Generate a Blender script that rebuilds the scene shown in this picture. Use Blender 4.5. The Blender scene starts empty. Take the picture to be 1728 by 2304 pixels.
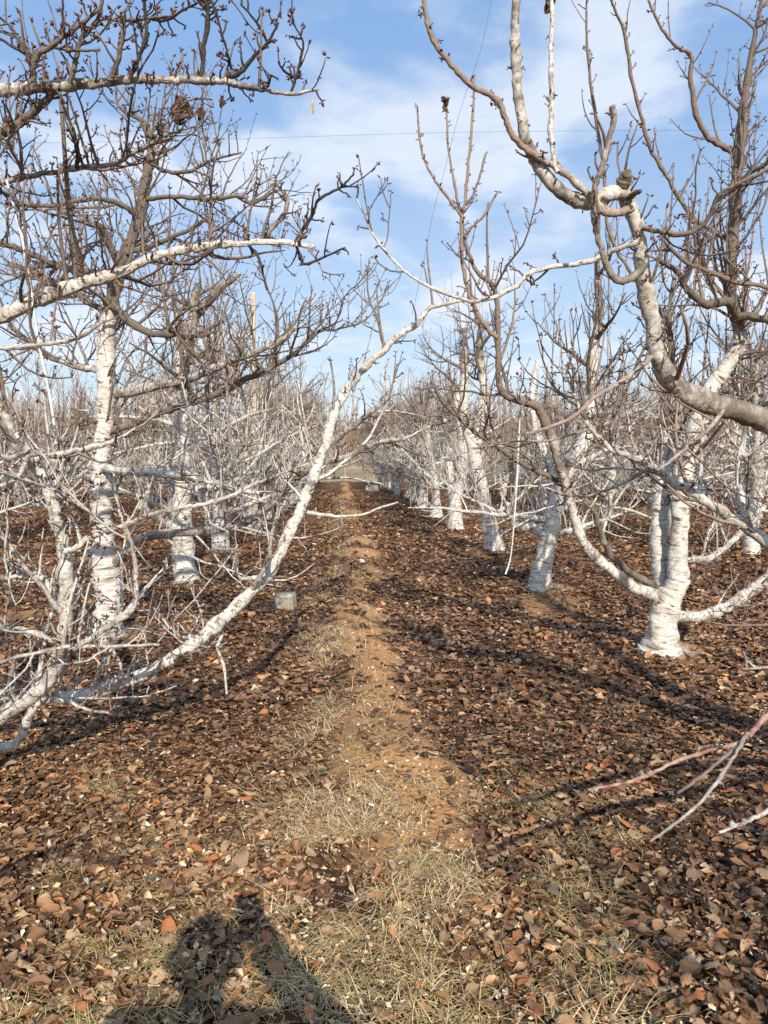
import bpy, math, random
import numpy as np
from mathutils import Vector, Matrix

R = math.radians
scene = bpy.context.scene

# ------------------------------------------------------------------ camera
CAM_H = 1.5
YAW, PITCH = R(2.9), R(3.65)
FPX = 1728.0                                   # focal length in pixels of the 1728 px wide photograph
cam_d = bpy.data.cameras.new('camera')
cam = bpy.data.objects.new('camera', cam_d)
scene.collection.objects.link(cam)
cam.location = (0, 0, CAM_H)
cam.rotation_euler = (R(90) - PITCH, 0, -YAW)
cam_d.sensor_fit = 'VERTICAL'
cam_d.sensor_height = 36.0
cam_d.lens = 36.0 * FPX / 2304.0
cam_d.clip_start = 0.03
cam_d.clip_end = 2000
cam_d.dof.use_dof = True
cam_d.dof.focus_distance = 6.0
cam_d.dof.aperture_fstop = 13.0
scene.camera = cam

# ------------------------------------------------------------------ light
fwd = Vector((math.sin(YAW), math.cos(YAW), 0))
SUN_EL, SUN_AZ = R(29.6), R(10.4)              # the sun stands behind the camera, a little to the right
a = YAW - SUN_AZ
sun_dir = Vector((math.sin(a) * math.cos(SUN_EL), math.cos(a) * math.cos(SUN_EL), -math.sin(SUN_EL)))  # way the light travels
sl = bpy.data.lights.new('sun', 'SUN')
sl.energy = 5.0
sl.angle = R(0.5)
sl.color = (1.0, 0.905, 0.775)
sun = bpy.data.objects.new('sun', sl)
scene.collection.objects.link(sun)
sun.rotation_euler = sun_dir.to_track_quat('-Z', 'Y').to_euler()

world = bpy.data.worlds.new('World')
scene.world = world
world.use_nodes = True
wn, wl = world.node_tree.nodes, world.node_tree.links
wn.clear()
wo = wn.new('ShaderNodeOutputWorld')
bg = wn.new('ShaderNodeBackground')
sky = wn.new('ShaderNodeTexSky')
sky.sky_type = 'NISHITA'
sky.sun_disc = False
sky.sun_elevation = SUN_EL
to_sun = -sun_dir
sky.sun_rotation = math.atan2(to_sun.x, to_sun.y)
sky.air_density = 1.0
sky.dust_density = 1.6
sky.ozone_density = 1.6
bg.inputs['Strength'].default_value = 0.112
tc = wn.new('ShaderNodeTexCoord')
sep = wn.new('ShaderNodeSeparateXYZ')
wl.new(tc.outputs['Generated'], sep.inputs[0])
def wmath(op, a_, b_=None, clamp=False):
    n = wn.new('ShaderNodeMath'); n.operation = op; n.use_clamp = clamp
    for i, v in enumerate((a_, b_)):
        if v is None: continue
        if isinstance(v, (int, float)): n.inputs[i].default_value = v
        else: wl.new(v, n.inputs[i])
    return n.outputs[0]
zz = wmath('ADD', wmath('MAXIMUM', sep.outputs['Z'], 0.0), 0.16)
cx = wmath('DIVIDE', sep.outputs['X'], zz)
cy = wmath('DIVIDE', sep.outputs['Y'], zz)
comb = wn.new('ShaderNodeCombineXYZ')
wl.new(cx, comb.inputs[0]); wl.new(cy, comb.inputs[1])
def wnoise(scale, detail, off, rough=0.55, dist=0.3):
    mp = wn.new('ShaderNodeMapping'); mp.inputs['Location'].default_value = off
    wl.new(comb.outputs[0], mp.inputs[0])
    n = wn.new('ShaderNodeTexNoise'); n.inputs['Scale'].default_value = scale
    n.inputs['Detail'].default_value = detail; n.inputs['Roughness'].default_value = rough
    n.inputs['Distortion'].default_value = dist
    wl.new(mp.outputs[0], n.inputs['Vector'])
    return n.outputs['Fac']
big = wnoise(1.6, 6, (3.1, 1.7, 0.0), 0.55, 0.3)
fine = wnoise(4.5, 6, (0.4, 5.2, 0.0), 0.6, 0.4)
mask = wmath('ADD', wmath('MULTIPLY', big, 0.78), wmath('MULTIPLY', fine, 0.22))
ramp = wn.new('ShaderNodeMapRange'); ramp.interpolation_type = 'SMOOTHSTEP'
ramp.inputs['From Min'].default_value = 0.455; ramp.inputs['From Max'].default_value = 0.62
ramp.inputs['To Min'].default_value = 0.0; ramp.inputs['To Max'].default_value = 0.72
wl.new(mask, ramp.inputs['Value'])
mix = wn.new('ShaderNodeMix'); mix.data_type = 'RGBA'
wl.new(ramp.outputs[0], mix.inputs['Factor'])
elev = wn.new('ShaderNodeMapRange'); elev.interpolation_type = 'SMOOTHSTEP'      # thin even haze, paler towards the horizon
for i_, v_ in zip(('From Min', 'From Max', 'To Min', 'To Max'), (-0.02, 0.55, 0.0, 1.0)): elev.inputs[i_].default_value = v_
wl.new(sep.outputs['Z'], elev.inputs['Value'])
vcol = wn.new('ShaderNodeMix'); vcol.data_type = 'RGBA'
wl.new(elev.outputs[0], vcol.inputs['Factor'])
vcol.inputs['A'].default_value = (6.0, 7.0, 8.0, 1); vcol.inputs['B'].default_value = (2.6, 4.7, 8.4, 1)
veil = wn.new('ShaderNodeMix'); veil.data_type = 'RGBA'; veil.inputs['Factor'].default_value = 0.5
wl.new(sky.outputs[0], veil.inputs['A']); wl.new(vcol.outputs['Result'], veil.inputs['B'])
wl.new(veil.outputs['Result'], mix.inputs['A'])
mix.inputs['B'].default_value = (6.9, 7.3, 7.9, 1)
wl.new(mix.outputs['Result'], bg.inputs['Color'])
wl.new(bg.outputs[0], wo.inputs[0])

vs = scene.view_settings
vs.view_transform = 'Standard'
vs.look = 'None'
vs.exposure = 0.28
vs.gamma = 1.0
vs.use_curve_mapping = False
scene.cycles.max_bounces = 3
scene.cycles.diffuse_bounces = 1
scene.cycles.use_denoising = False

# ------------------------------------------------------------------ helpers
rng = random.Random(7)
NR = np.random.default_rng(11)
C = scene.collection.objects

def tag(o, label=None, cat=None, group=None, kind=None):
    if label: o['label'] = label
    if cat: o['category'] = cat
    if group: o['group'] = group
    if kind: o['kind'] = kind
    return o

def empty(name, loc):
    o = bpy.data.objects.new(name, None)
    o.empty_display_size = 0.2
    o.location = loc
    C.link(o)
    return o

CAM_M = cam.rotation_euler.to_matrix()
K = 1728.0 / 1659.0                            # my measurements of the photograph are in a 1659 px wide view of it
def at(x, y, d):
    """world point seen at (x, y) of the measured view, d metres in front of the camera"""
    v = Vector(((x * K - 864) / FPX * d, (1152 - y * K) / FPX * d, -d))
    return CAM_M @ v + Vector((0, 0, CAM_H))

def vnoise(x, y, s, seed=0):
    """2-D value noise, -1..1"""
    x = np.asarray(x, float) / s; y = np.asarray(y, float) / s
    xi = np.floor(x).astype(np.int64); yi = np.floor(y).astype(np.int64)
    fx = x - xi; fy = y - yi
    fx = fx * fx * (3 - 2 * fx); fy = fy * fy * (3 - 2 * fy)
    def h(i, j):
        n = (i * 374761393 + j * 668265263 + seed * 1274126177) & 0x7fffffff
        n = ((n ^ (n >> 13)) * 1274126177) & 0x7fffffff
        n = n ^ (n >> 16)
        return (n & 0xffff) / 32767.5 - 1.0
    return ((h(xi, yi) * (1 - fx) + h(xi + 1, yi) * fx) * (1 - fy)
            + (h(xi, yi + 1) * (1 - fx) + h(xi + 1, yi + 1) * fx) * fy)

def sstep(a_, b_, x):
    t = np.clip((np.asarray(x, float) - a_) / (b_ - a_), 0, 1)
    return t * t * (3 - 2 * t)

# rows of trees: along +Y, at these X
ROW_R, ROW_L, GAP = 2.5, -2.0, 4.5
right_y = [5.9, 9.0, 13.0, 17.1, 20.7, 24.9, 28.6, 32.4, 36.2, 40.0, 43.8, 47.6, 51.5, 55.3]
left_y = [3.2, 6.4, 9.5, 13.0, 16.4, 20.2, 24.0, 27.8, 31.5, 35.3, 39.2, 43.0, 46.9, 50.6, 54.5]
MOUNDS = [(2.5, 5.9), (2.35, 9.0), (2.5, 13.0), (2.5, 17.1), (2.5, 20.7), (2.6, 24.9), (2.5, 2.1)] + [(-2.0, y) for y in left_y[:7]]

def ridge_c(y):
    return 0.17 + 0.10 * np.sin(np.asarray(y, float) * 0.55 + 0.6) - 0.004 * np.asarray(y, float)

def ground_h(x, y):
    x = np.asarray(x, float); y = np.asarray(y, float)
    near = sstep(1.6, 4.2, y)
    endr = 1 - sstep(60, 64, y)
    rid = np.exp(-((x - ridge_c(y)) / 0.30) ** 2) * (0.035 + 0.080 * near) * endr
    z = rid * (1 + 0.12 * vnoise(x, y, 0.7, 5))
    z = z + 0.020 * vnoise(x, y, 0.9, 1) + 0.010 * vnoise(x, y, 0.3, 2) + 0.004 * vnoise(x, y, 0.11, 3)
    for mx, my in MOUNDS:
        z = z + 0.075 * np.exp(-((x - mx) ** 2 + (y - my) ** 2) / 0.14)
    # bank and hillside behind the orchard
    z = z + 1.0 * sstep(66, 78, y) + 9.0 * sstep(80, 190, y) * (1 + 0.25 * vnoise(x, y, 60, 9))
    return z

def soil_mask(x, y):
    x = np.asarray(x, float); y = np.asarray(y, float)
    dx = x - ridge_c(y) - 0.10
    w = 0.185 + 0.15 * vnoise(x, y, 0.8, 21) + 0.11 * vnoise(x, y, 0.22, 22) + 0.05 * vnoise(x, y, 0.08, 26)
    m = 1 - sstep(w - 0.08, w + 0.14, np.abs(dx))
    m = m * sstep(-0.50, 0.2, vnoise(x, y, 1.0, 23) + 0.35) * (1 - sstep(60, 63, y)) * sstep(1.9, 3.0, y)
    for mx, my in MOUNDS:
        r = np.sqrt((x - mx - 0.06) ** 2 + ((y - my + 0.08)) ** 2) + 0.16 * vnoise(x, y, 0.3, 24) + 0.08 * vnoise(x, y, 0.09, 27)
        m = np.maximum(m, 0.85 * (1 - sstep(0.12, 0.40, r)))
    # other bare patches between the rows
    m = np.maximum(m, 0.6 * sstep(0.45, 0.8, vnoise(x, y, 1.1, 25) + 0.35 * vnoise(x, y, 0.3, 28)) * sstep(5, 8, y) * (np.abs(x - 0.2) > 1.6))
    return np.clip(m, 0, 1)

def gz(x, y):
    return float(ground_h(x, y))

# ------------------------------------------------------------------ materials
def new_mat(name):
    m = bpy.data.materials.new(name); m.use_nodes = True
    nt = m.node_tree
    b = nt.nodes['Principled BSDF']
    b.inputs['Specular IOR Level'].default_value = 0.25
    b.inputs['Roughness'].default_value = 0.8
    return m, nt, b

class NB:
    """small node-building helper"""
    def __init__(self, nt): self.nt = nt
    def n(self, t, **kw):
        o = self.nt.nodes.new(t)
        for k, v in kw.items(): setattr(o, k, v)
        return o
    def link(self, a_, b_): self.nt.links.new(a_, b_)
    def attr(self, name): return self.n('ShaderNodeAttribute', attribute_name=name)
    def math(self, op, a_, b_=None, clamp=False):
        n = self.n('ShaderNodeMath', operation=op, use_clamp=clamp)
        for i, v in enumerate((a_, b_)):
            if v is None: continue
            if isinstance(v, (int, float)): n.inputs[i].default_value = v
            else: self.link(v, n.inputs[i])
        return n.outputs[0]
    def noise(self, vec, scale, detail=4, rough=0.55, dist=0.0):
        n = self.n('ShaderNodeTexNoise')
        n.inputs['Scale'].default_value = scale; n.inputs['Detail'].default_value = detail
        n.inputs['Roughness'].default_value = rough; n.inputs['Distortion'].default_value = dist
        if vec is not None: self.link(vec, n.inputs['Vector'])
        return n.outputs['Fac']
    def mapr(self, v, a0, a1, b0=0.0, b1=1.0, smooth=True):
        n = self.n('ShaderNodeMapRange')
        if smooth: n.interpolation_type = 'SMOOTHSTEP'
        for i, q in zip(('From Min', 'From Max', 'To Min', 'To Max'), (a0, a1, b0, b1)): n.inputs[i].default_value = q
        self.link(v, n.inputs['Value'])
        return n.outputs[0]
    def mix(self, f, a_, b_, blend='MIX'):
        n = self.n('ShaderNodeMix', data_type='RGBA', blend_type=blend)
        if isinstance(f, (int, float)): n.inputs['Factor'].default_value = f
        else: self.link(f, n.inputs['Factor'])
        for k, v in (('A', a_), ('B', b_)):
            if isinstance(v, tuple): n.inputs[k].default_value = v + (1,) if len(v) == 3 else v
            else: self.link(v, n.inputs[k])
        return n.outputs['Result']
    def bump(self, h, dist, strength=1.0):
        n = self.n('ShaderNodeBump'); n.inputs['Distance'].default_value = dist
        n.inputs['Strength'].default_value = strength
        self.link(h, n.inputs['Height'])
        return n.outputs[0]

def make_bark(name, fine=True, tone=1.0):
    m, nt, b = new_mat(name); q = NB(nt)
    uv = q.n('ShaderNodeUVMap', uv_map='bark')
    mp = q.n('ShaderNodeMapping'); mp.inputs['Scale'].default_value = (4.5, 40, 1)
    q.link(uv.outputs[0], mp.inputs[0])
    rings = q.noise(mp.outputs[0], 1.0, 4, 0.6, 0.4)            # cross-wise lenticels and cracks
    geo = q.n('ShaderNodeTexCoord')
    blot = q.noise(geo.outputs['Object'], 11, 4, 0.6)
    blot2 = q.noise(geo.outputs['Object'], 45, 3, 0.6)
    paint = q.attr('paint').outputs['Fac']
    young = q.attr('young').outputs['Fac']
    wear = q.math('ADD', q.math('MULTIPLY', rings, 0.75), q.math('ADD', q.math('MULTIPLY', blot, 0.55), q.math('MULTIPLY', blot2, 0.3)))
    # wear about 0.35..1.25, centre 0.8: paint stays where (paint*1.5 - wear) is positive
    stain = q.noise(geo.outputs['Object'], 4.5, 3, 0.6)
    wear = q.math('ADD', wear, q.math('MULTIPLY', q.math('SUBTRACT', stain, 0.5), 0.5))
    cover = q.mapr(q.math('SUBTRACT', q.math('MULTIPLY', paint, 1.22), wear), -0.20, 0.16)
    crack = q.math('MULTIPLY', q.mapr(rings, 0.30, 0.40), q.mapr(blot, 0.70, 0.60, 0.15, 1.0))
    cover = q.math('MULTIPLY', cover, crack)
    old = q.mix(rings, (0.060, 0.046, 0.036), (0.25, 0.20, 0.15))
    old = q.mix(q.mapr(blot, 0.4, 0.75), old, (0.115, 0.105, 0.095))
    yng = q.mix(blot2, (0.13, 0.082, 0.060), (0.40, 0.30, 0.23))
    bark = q.mix(young, old, yng)
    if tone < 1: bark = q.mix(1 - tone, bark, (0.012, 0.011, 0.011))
    white = q.mix(q.mapr(rings, 0.36, 0.54), (0.32, 0.28, 0.22), (0.64, 0.625, 0.59))
    white = q.mix(q.mapr(blot2, 0.48, 0.66), white, (0.45, 0.41, 0.34))
    white = q.mix(q.mapr(stain, 0.48, 0.68, 0.0, 0.6), white, (0.42, 0.375, 0.30))
    col = q.mix(cover, bark, white)
    q.link(col, b.inputs['Base Color'])
    b.inputs['Roughness'].default_value = 0.75
    if fine:
        h = q.math('ADD', q.math('MULTIPLY', rings, 0.55), q.math('MULTIPLY', cover, 0.35))
        h = q.math('ADD', h, q.math('MULTIPLY', blot2, 0.5))
        q.link(q.bump(h, 0.012, 0.9), b.inputs['Normal'])
    return m

def make_plain(name, c0, c1, scale=20, rough=0.8, bump=0.0, spec=0.25):
    m, nt, b = new_mat(name); q = NB(nt)
    geo = q.n('ShaderNodeTexCoord')
    n = q.noise(geo.outputs['Object'], scale, 5, 0.6)
    q.link(q.mix(q.mapr(n, 0.3, 0.7), c0, c1), b.inputs['Base Color'])
    b.inputs['Roughness'].default_value = rough
    b.inputs['Specular IOR Level'].default_value = spec
    if bump: q.link(q.bump(n, bump), b.inputs['Normal'])
    return m

def make_leaf(name):
    m, nt, b = new_mat(name); q = NB(nt)
    c = q.attr('tint').outputs['Color']
    geo = q.n('ShaderNodeTexCoord')
    n = q.noise(geo.outputs['Object'], 55, 4, 0.65)
    n2 = q.noise(geo.outputs['Object'], 160, 2, 0.6)
    k = q.math('ADD', q.math('MULTIPLY', n, 1.3), q.math('ADD', q.math('MULTIPLY', n2, 0.5), 0.08))
    cc = q.n('ShaderNodeCombineColor')
    for i in range(3): q.link(k, cc.inputs[i])
    q.link(q.mix(1.0, c, cc.outputs[0], 'MULTIPLY'), b.inputs['Base Color'])
    b.inputs['Roughness'].default_value = 0.52
    b.inputs['Specular IOR Level'].default_value = 0.45
    q.link(q.bump(n, 0.004, 0.7), b.inputs['Normal'])
    return m

M = {}
M['bark'] = make_bark('whitewashed_bark')
M['bark_shaded'] = make_bark('shade_darkened_bark', True, 0.35)  # darker bark copy: shade of the upper left limbs put into the colour
M['red_shoot'] = make_plain('red_shoot_bark', (0.22, 0.075, 0.060), (0.44, 0.33, 0.28), 45, 0.5)
M['bud'] = make_plain('bud_scales', (0.060, 0.022, 0.016), (0.17, 0.060, 0.040), 120, 0.55, 0, 0.4)
M['leaf'] = make_leaf('dead_leaf')
M['straw'] = make_leaf('dry_grass_blade')
M['cut'] = make_plain('weathered_cut_wood', (0.09, 0.075, 0.06), (0.26, 0.21, 0.16), 60, 0.9, 0.003)
M['post'] = make_plain('peeled_wood_post', (0.36, 0.31, 0.23), (0.56, 0.50, 0.40), 14, 0.8, 0.003)
M['concrete'] = make_plain('weathered_concrete', (0.19, 0.17, 0.135), (0.40, 0.37, 0.31), 22, 0.95, 0.006)
M['rock'] = make_plain('pale_rock', (0.42, 0.38, 0.31), (0.66, 0.61, 0.53), 6, 0.9, 0.02)
M['metal'] = make_plain('galvanised_metal', (0.30, 0.31, 0.31), (0.45, 0.45, 0.44), 8, 0.5, 0, 0.5)
M['wire'] = make_plain('dark_wire', (0.10, 0.11, 0.13), (0.14, 0.15, 0.17), 3, 0.6)
M['tape'] = make_plain('white_plastic_tape', (0.50, 0.50, 0.48), (0.66, 0.66, 0.64), 30, 0.35, 0.001, 0.5)
M['dead'] = make_plain('withered_leaf', (0.05, 0.032, 0.020), (0.16, 0.10, 0.055), 40, 0.7)
M['papery'] = make_plain('papery_leaf', (0.42, 0.30, 0.15), (0.60, 0.45, 0.24), 40, 0.6)
M['farwood'] = make_plain('far_bare_wood', (0.17, 0.115, 0.085), (0.30, 0.22, 0.17), 0.5, 0.9)

def ground_material():
    m, nt, b = new_mat('orchard_soil'); q = NB(nt)
    geo = q.n('ShaderNodeTexCoord'); P = geo.outputs['Object']
    soil = q.attr('soil').outputs['Fac']
    dry = q.attr('dry').outputs['Fac']
    n1 = q.noise(P, 3.0, 5, 0.6); n2 = q.noise(P, 28, 5, 0.65); n3 = q.noise(P, 110, 3, 0.6)
    orange = q.mix(q.mapr(n2, 0.3, 0.72), (0.42, 0.215, 0.088), (0.64, 0.38, 0.18))
    orange = q.mix(q.mapr(n3, 0.60, 0.75), orange, (0.50, 0.36, 0.20))
    v = q.n('ShaderNodeTexVoronoi'); v.inputs['Scale'].default_value = 17
    q.link(P, v.inputs['Vector'])
    sepc = q.n('ShaderNodeSeparateColor'); q.link(v.outputs['Color'], sepc.inputs[0])
    litter = q.mix(q.mapr(sepc.outputs[0], 0.1, 0.95, smooth=False), (0.055, 0.030, 0.018), (0.27, 0.145, 0.078))
    litter = q.mix(q.mapr(sepc.outputs[1], 0.86, 0.98), litter, (0.30, 0.20, 0.13))
    litter = q.mix(q.mapr(n1, 0.62, 0.80), litter, (0.22, 0.115, 0.05))
    lime = q.attr('lime').outputs['Fac']
    orange = q.mix(q.mapr(n1, 0.45, 0.7, 0.0, 0.45), orange, (0.40, 0.25, 0.12))
    orange = q.mix(q.mapr(q.math('ADD', lime, q.math('MULTIPLY', n2, 0.9)), 0.9, 1.15), orange, (0.62, 0.58, 0.50))
    col = q.mix(soil, litter, orange)
    straw = q.mix(n2, (0.36, 0.27, 0.13), (0.55, 0.45, 0.25))
    col = q.mix(dry, col, straw)
    q.link(col, b.inputs['Base Color'])
    b.inputs['Roughness'].default_value = 0.95
    b.inputs['Specular IOR Level'].default_value = 0.1
    h = q.math('ADD', q.math('MULTIPLY', n2, 0.8), q.math('ADD', q.math('MULTIPLY', n3, 0.3), q.math('MULTIPLY', sepc.outputs[2], 0.5)))
    q.link(q.bump(h, 0.03, 0.9), b.inputs['Normal'])
    return m
M['ground'] = ground_material()

# ------------------------------------------------------------------ mesh helpers
def mesh_np(name, verts, quads=None, tris=None, mat=None, floats=None, color=None, uv=None, smooth=True):
    """mesh from numpy arrays: verts (n,3), quads (m,4), tris (k,3)"""
    me = bpy.data.meshes.new(name)
    verts = np.asarray(verts, np.float32)
    parts = []; starts = []; off = 0
    if quads is not None and len(quads):
        quads = np.asarray(quads, np.int32); parts.append(quads.ravel())
        starts.append(np.arange(len(quads), dtype=np.int32) * 4); off = len(quads) * 4
    if tris is not None and len(tris):
        tris = np.asarray(tris, np.int32); parts.append(tris.ravel())
        starts.append(np.arange(len(tris), dtype=np.int32) * 3 + off)
    loops = np.concatenate(parts); st = np.concatenate(starts)
    me.vertices.add(len(verts)); me.vertices.foreach_set('co', verts.ravel())
    me.loops.add(len(loops)); me.loops.foreach_set('vertex_index', loops)
    me.polygons.add(len(st)); me.polygons.foreach_set('loop_start', st)
    if smooth: me.polygons.foreach_set('use_smooth', np.ones(len(st), bool))
    for k, v in (floats or {}).items():
        at_ = me.attributes.new(k, 'FLOAT', 'POINT'); at_.data.foreach_set('value', np.asarray(v, np.float32))
    if color is not None:
        at_ = me.attributes.new('tint', 'FLOAT_COLOR', 'POINT')
        c4 = np.ones((len(verts), 4), np.float32); c4[:, :3] = color
        at_.data.foreach_set('color', c4.ravel())
    if uv is not None:
        l = me.uv_layers.new(name='bark'); l.data.foreach_set('uv', np.asarray(uv, np.float32)[loops].ravel())
    if mat: me.materials.append(mat)
    me.update(calc_edges=True)
    return me

def obj(name, me, parent=None, loc=None):
    o = bpy.data.objects.new(name, me)
    C.link(o)
    if parent: o.parent = parent
    if loc is not None: o.location = loc
    return o

class Tubes:
    """collects tapered tubes and turns them into one mesh"""
    def __init__(self): self.items = {}; self.n = 0
    def add(self, pts, rad, sides, paint, young=0.0):
        n = len(pts)
        p = np.empty((n, 3)); p[:] = [(q[0], q[1], q[2]) for q in pts]
        pa = np.broadcast_to(np.asarray(paint, float), (n,)); yo = np.broadcast_to(np.asarray(young, float), (n,))
        self.items.setdefault((n, sides), []).append((p, np.asarray(rad, float), pa, yo)); self.n += 1
    def mesh(self, name, mat, origin=(0, 0, 0), rough=0.0):
        V, Q, T, PA, YO, UV = [], [], [], [], [], []; base = 0
        for (n, s), L in self.items.items():
            P = np.stack([i[0] for i in L]) - np.asarray(origin); RR = np.stack([i[1] for i in L])
            B = len(L)
            tan = np.gradient(P, axis=1); tan /= np.linalg.norm(tan, axis=2, keepdims=True) + 1e-9
            u = np.zeros((B, n, 3)); t0 = tan[:, 0]
            ref = np.where(np.abs(t0[:, 2:3]) > 0.8, np.array([[1.0, 0, 0]]), np.array([[0, 0, 1.0]]))
            e = np.cross(t0, ref); e /= np.linalg.norm(e, axis=1, keepdims=True) + 1e-9
            for i in range(n):
                t = tan[:, i]; e = e - t * (e * t).sum(1, keepdims=True)
                e = e / (np.linalg.norm(e, axis=1, keepdims=True) + 1e-9); u[:, i] = e
            w = np.cross(tan, u)
            ang = np.arange(s + 1) / s * 2 * math.pi                 # seam vertex doubled for the UVs
            ca, sa = np.cos(ang), np.sin(ang)
            rr = RR[:, :, None] * np.ones(s + 1)
            if rough:
                X = P[:, :, None] + rr[..., None] * (u[:, :, None] * ca[None, None, :, None] + w[:, :, None] * sa[None, None, :, None])
                sc_ = np.clip(2.2 * RR.mean(1), 0.03, 0.13)[:, None, None]; of = NR.random((B, 1, 1)) * 50
                a1 = X[..., 0] + 0.73 * X[..., 2] + of; a2 = X[..., 1] - 0.61 * X[..., 2]
                nz = vnoise(a1, a2, sc_, 7) + 0.55 * vnoise(a1 * 1.1 + 3, a2 + 0.4 * X[..., 2], sc_ * 0.42, 8)
                sl_ = np.linalg.norm(np.gradient(P, axis=1), axis=2) / (RR + 1e-6)
                amp = np.clip(sl_ * 0.8, 0.03, 1.0)[:, :, None]
                rr = rr * (1 + rough * 1.25 * nz) * (1 + rough * amp * np.clip(NR.normal(0, 0.5, (B, n, 1)), -0.5, 1.7))
            X = P[:, :, None] + rr[..., None] * (u[:, :, None] * ca[None, None, :, None] + w[:, :, None] * sa[None, None, :, None])
            seg = np.linalg.norm(np.diff(P, axis=1), axis=2); ln = np.concatenate([np.zeros((B, 1)), np.cumsum(seg, 1)], 1)
            ln = ln + NR.random((B, 1)) * 20
            uvx = np.broadcast_to(ang / (2 * math.pi), (B, n, s + 1)); uvy = np.broadcast_to(ln[:, :, None], (B, n, s + 1))
            nv = n * (s + 1)
            V.append(X.reshape(-1, 3)); UV.append(np.stack([uvx, uvy], -1).reshape(-1, 2))
            PA.append(np.repeat(np.stack([i[2] for i in L])[:, :, None], s + 1, 2).ravel())
            YO.append(np.repeat(np.stack([i[3] for i in L])[:, :, None], s + 1, 2).ravel())
            i0 = np.arange(n - 1)[:, None] * (s + 1) + np.arange(s)[None]
            q = np.stack([i0, i0 + 1, i0 + s + 2, i0 + s + 1], -1).reshape(-1, 4)
            Q.append((q[None] + (np.arange(B) * nv)[:, None, None] + base).reshape(-1, 4))
            end = (n - 1) * (s + 1)
            tri = np.stack([np.full(s - 2, end), end + np.arange(1, s - 1), end + np.arange(2, s)], -1)
            T.append((tri[None] + (np.arange(B) * nv)[:, None, None] + base).reshape(-1, 3))
            base += B * nv
        return mesh_np(name, np.concatenate(V), np.concatenate(Q), np.concatenate(T), mat,
                       {'paint': np.concatenate(PA), 'young': np.concatenate(YO)}, None, np.concatenate(UV))

BV = np.array([[1, 0, 0.35], [-0.5, 0.87, 0.35], [-0.5, -0.87, 0.35], [0, 0, 1.0], [0, 0, -0.05]])
BT = np.array([[0, 1, 3], [1, 2, 3], [2, 0, 3], [1, 0, 4], [2, 1, 4], [0, 2, 4]])
def bud_mesh(name, buds, origin=(0, 0, 0)):
    """buds: list of (position, direction, length)"""
    P = np.array([(b[0][0], b[0][1], b[0][2]) for b in buds]) - np.asarray(origin)
    D = np.array([(b[1][0], b[1][1], b[1][2]) for b in buds]); D /= np.linalg.norm(D, axis=1, keepdims=True) + 1e-9
    L = np.array([b[2] for b in buds])[:, None, None]
    ref = np.where(np.abs(D[:, 2:3]) > 0.8, np.array([[1.0, 0, 0]]), np.array([[0, 0, 1.0]]))
    u = np.cross(D, ref); u /= np.linalg.norm(u, axis=1, keepdims=True) + 1e-9
    w = np.cross(D, u)
    v = P[:, None] + L * (0.24 * BV[None, :, 0:1] * u[:, None] + 0.24 * BV[None, :, 1:2] * w[:, None] + BV[None, :, 2:3] * D[:, None])
    t = (BT[None] + (np.arange(len(P)) * 5)[:, None, None]).reshape(-1, 3)
    return mesh_np(name, v.reshape(-1, 3), None, t, M['bud'])

def rv(r=rng):
    while True:
        v = Vector((r.uniform(-1, 1), r.uniform(-1, 1), r.uniform(-1, 1)))
        if 0.05 < v.length < 1: return v.normalized()

def shoot(p, d, L, n, up=0.1, wig=0.15, r=rng):
    pts = [p.copy()]; d = d.normalized(); st = L / (n - 1)
    for i in range(n - 1):
        d = (d + Vector((0, 0, up)) + rv(r) * wig).normalized()
        if p.z < 0.22: d = Vector((d.x, d.y, abs(d.z) + 0.25)).normalized()
        p = p + d * st; pts.append(p.copy())
    return pts

def taper(r0, r1, n, k=1.0):
    return [r0 + (r1 - r0) * (i / (n - 1)) ** k for i in range(n)]

def along(pts, s):
    """point and tangent at arc fraction s of polyline"""
    f = s * (len(pts) - 1); i = min(int(f), len(pts) - 2); t = f - i
    return pts[i].lerp(pts[i + 1], t), (pts[i + 1] - pts[i]).normalized(), i, t

def plen(pts): return sum((pts[i + 1] - pts[i]).length for i in range(len(pts) - 1))

def cluster(buds, p, d, n, size, r=rng):
    for k in range(n):
        buds.append((p + rv(r) * size * 0.35, (d * 0.8 + rv(r) * 0.9), size * r.uniform(0.7, 1.15)))

def paint_at(z, lo=0.55, top=2.5):
    return lo * float(1 - sstep(1.3, top, z))

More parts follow.
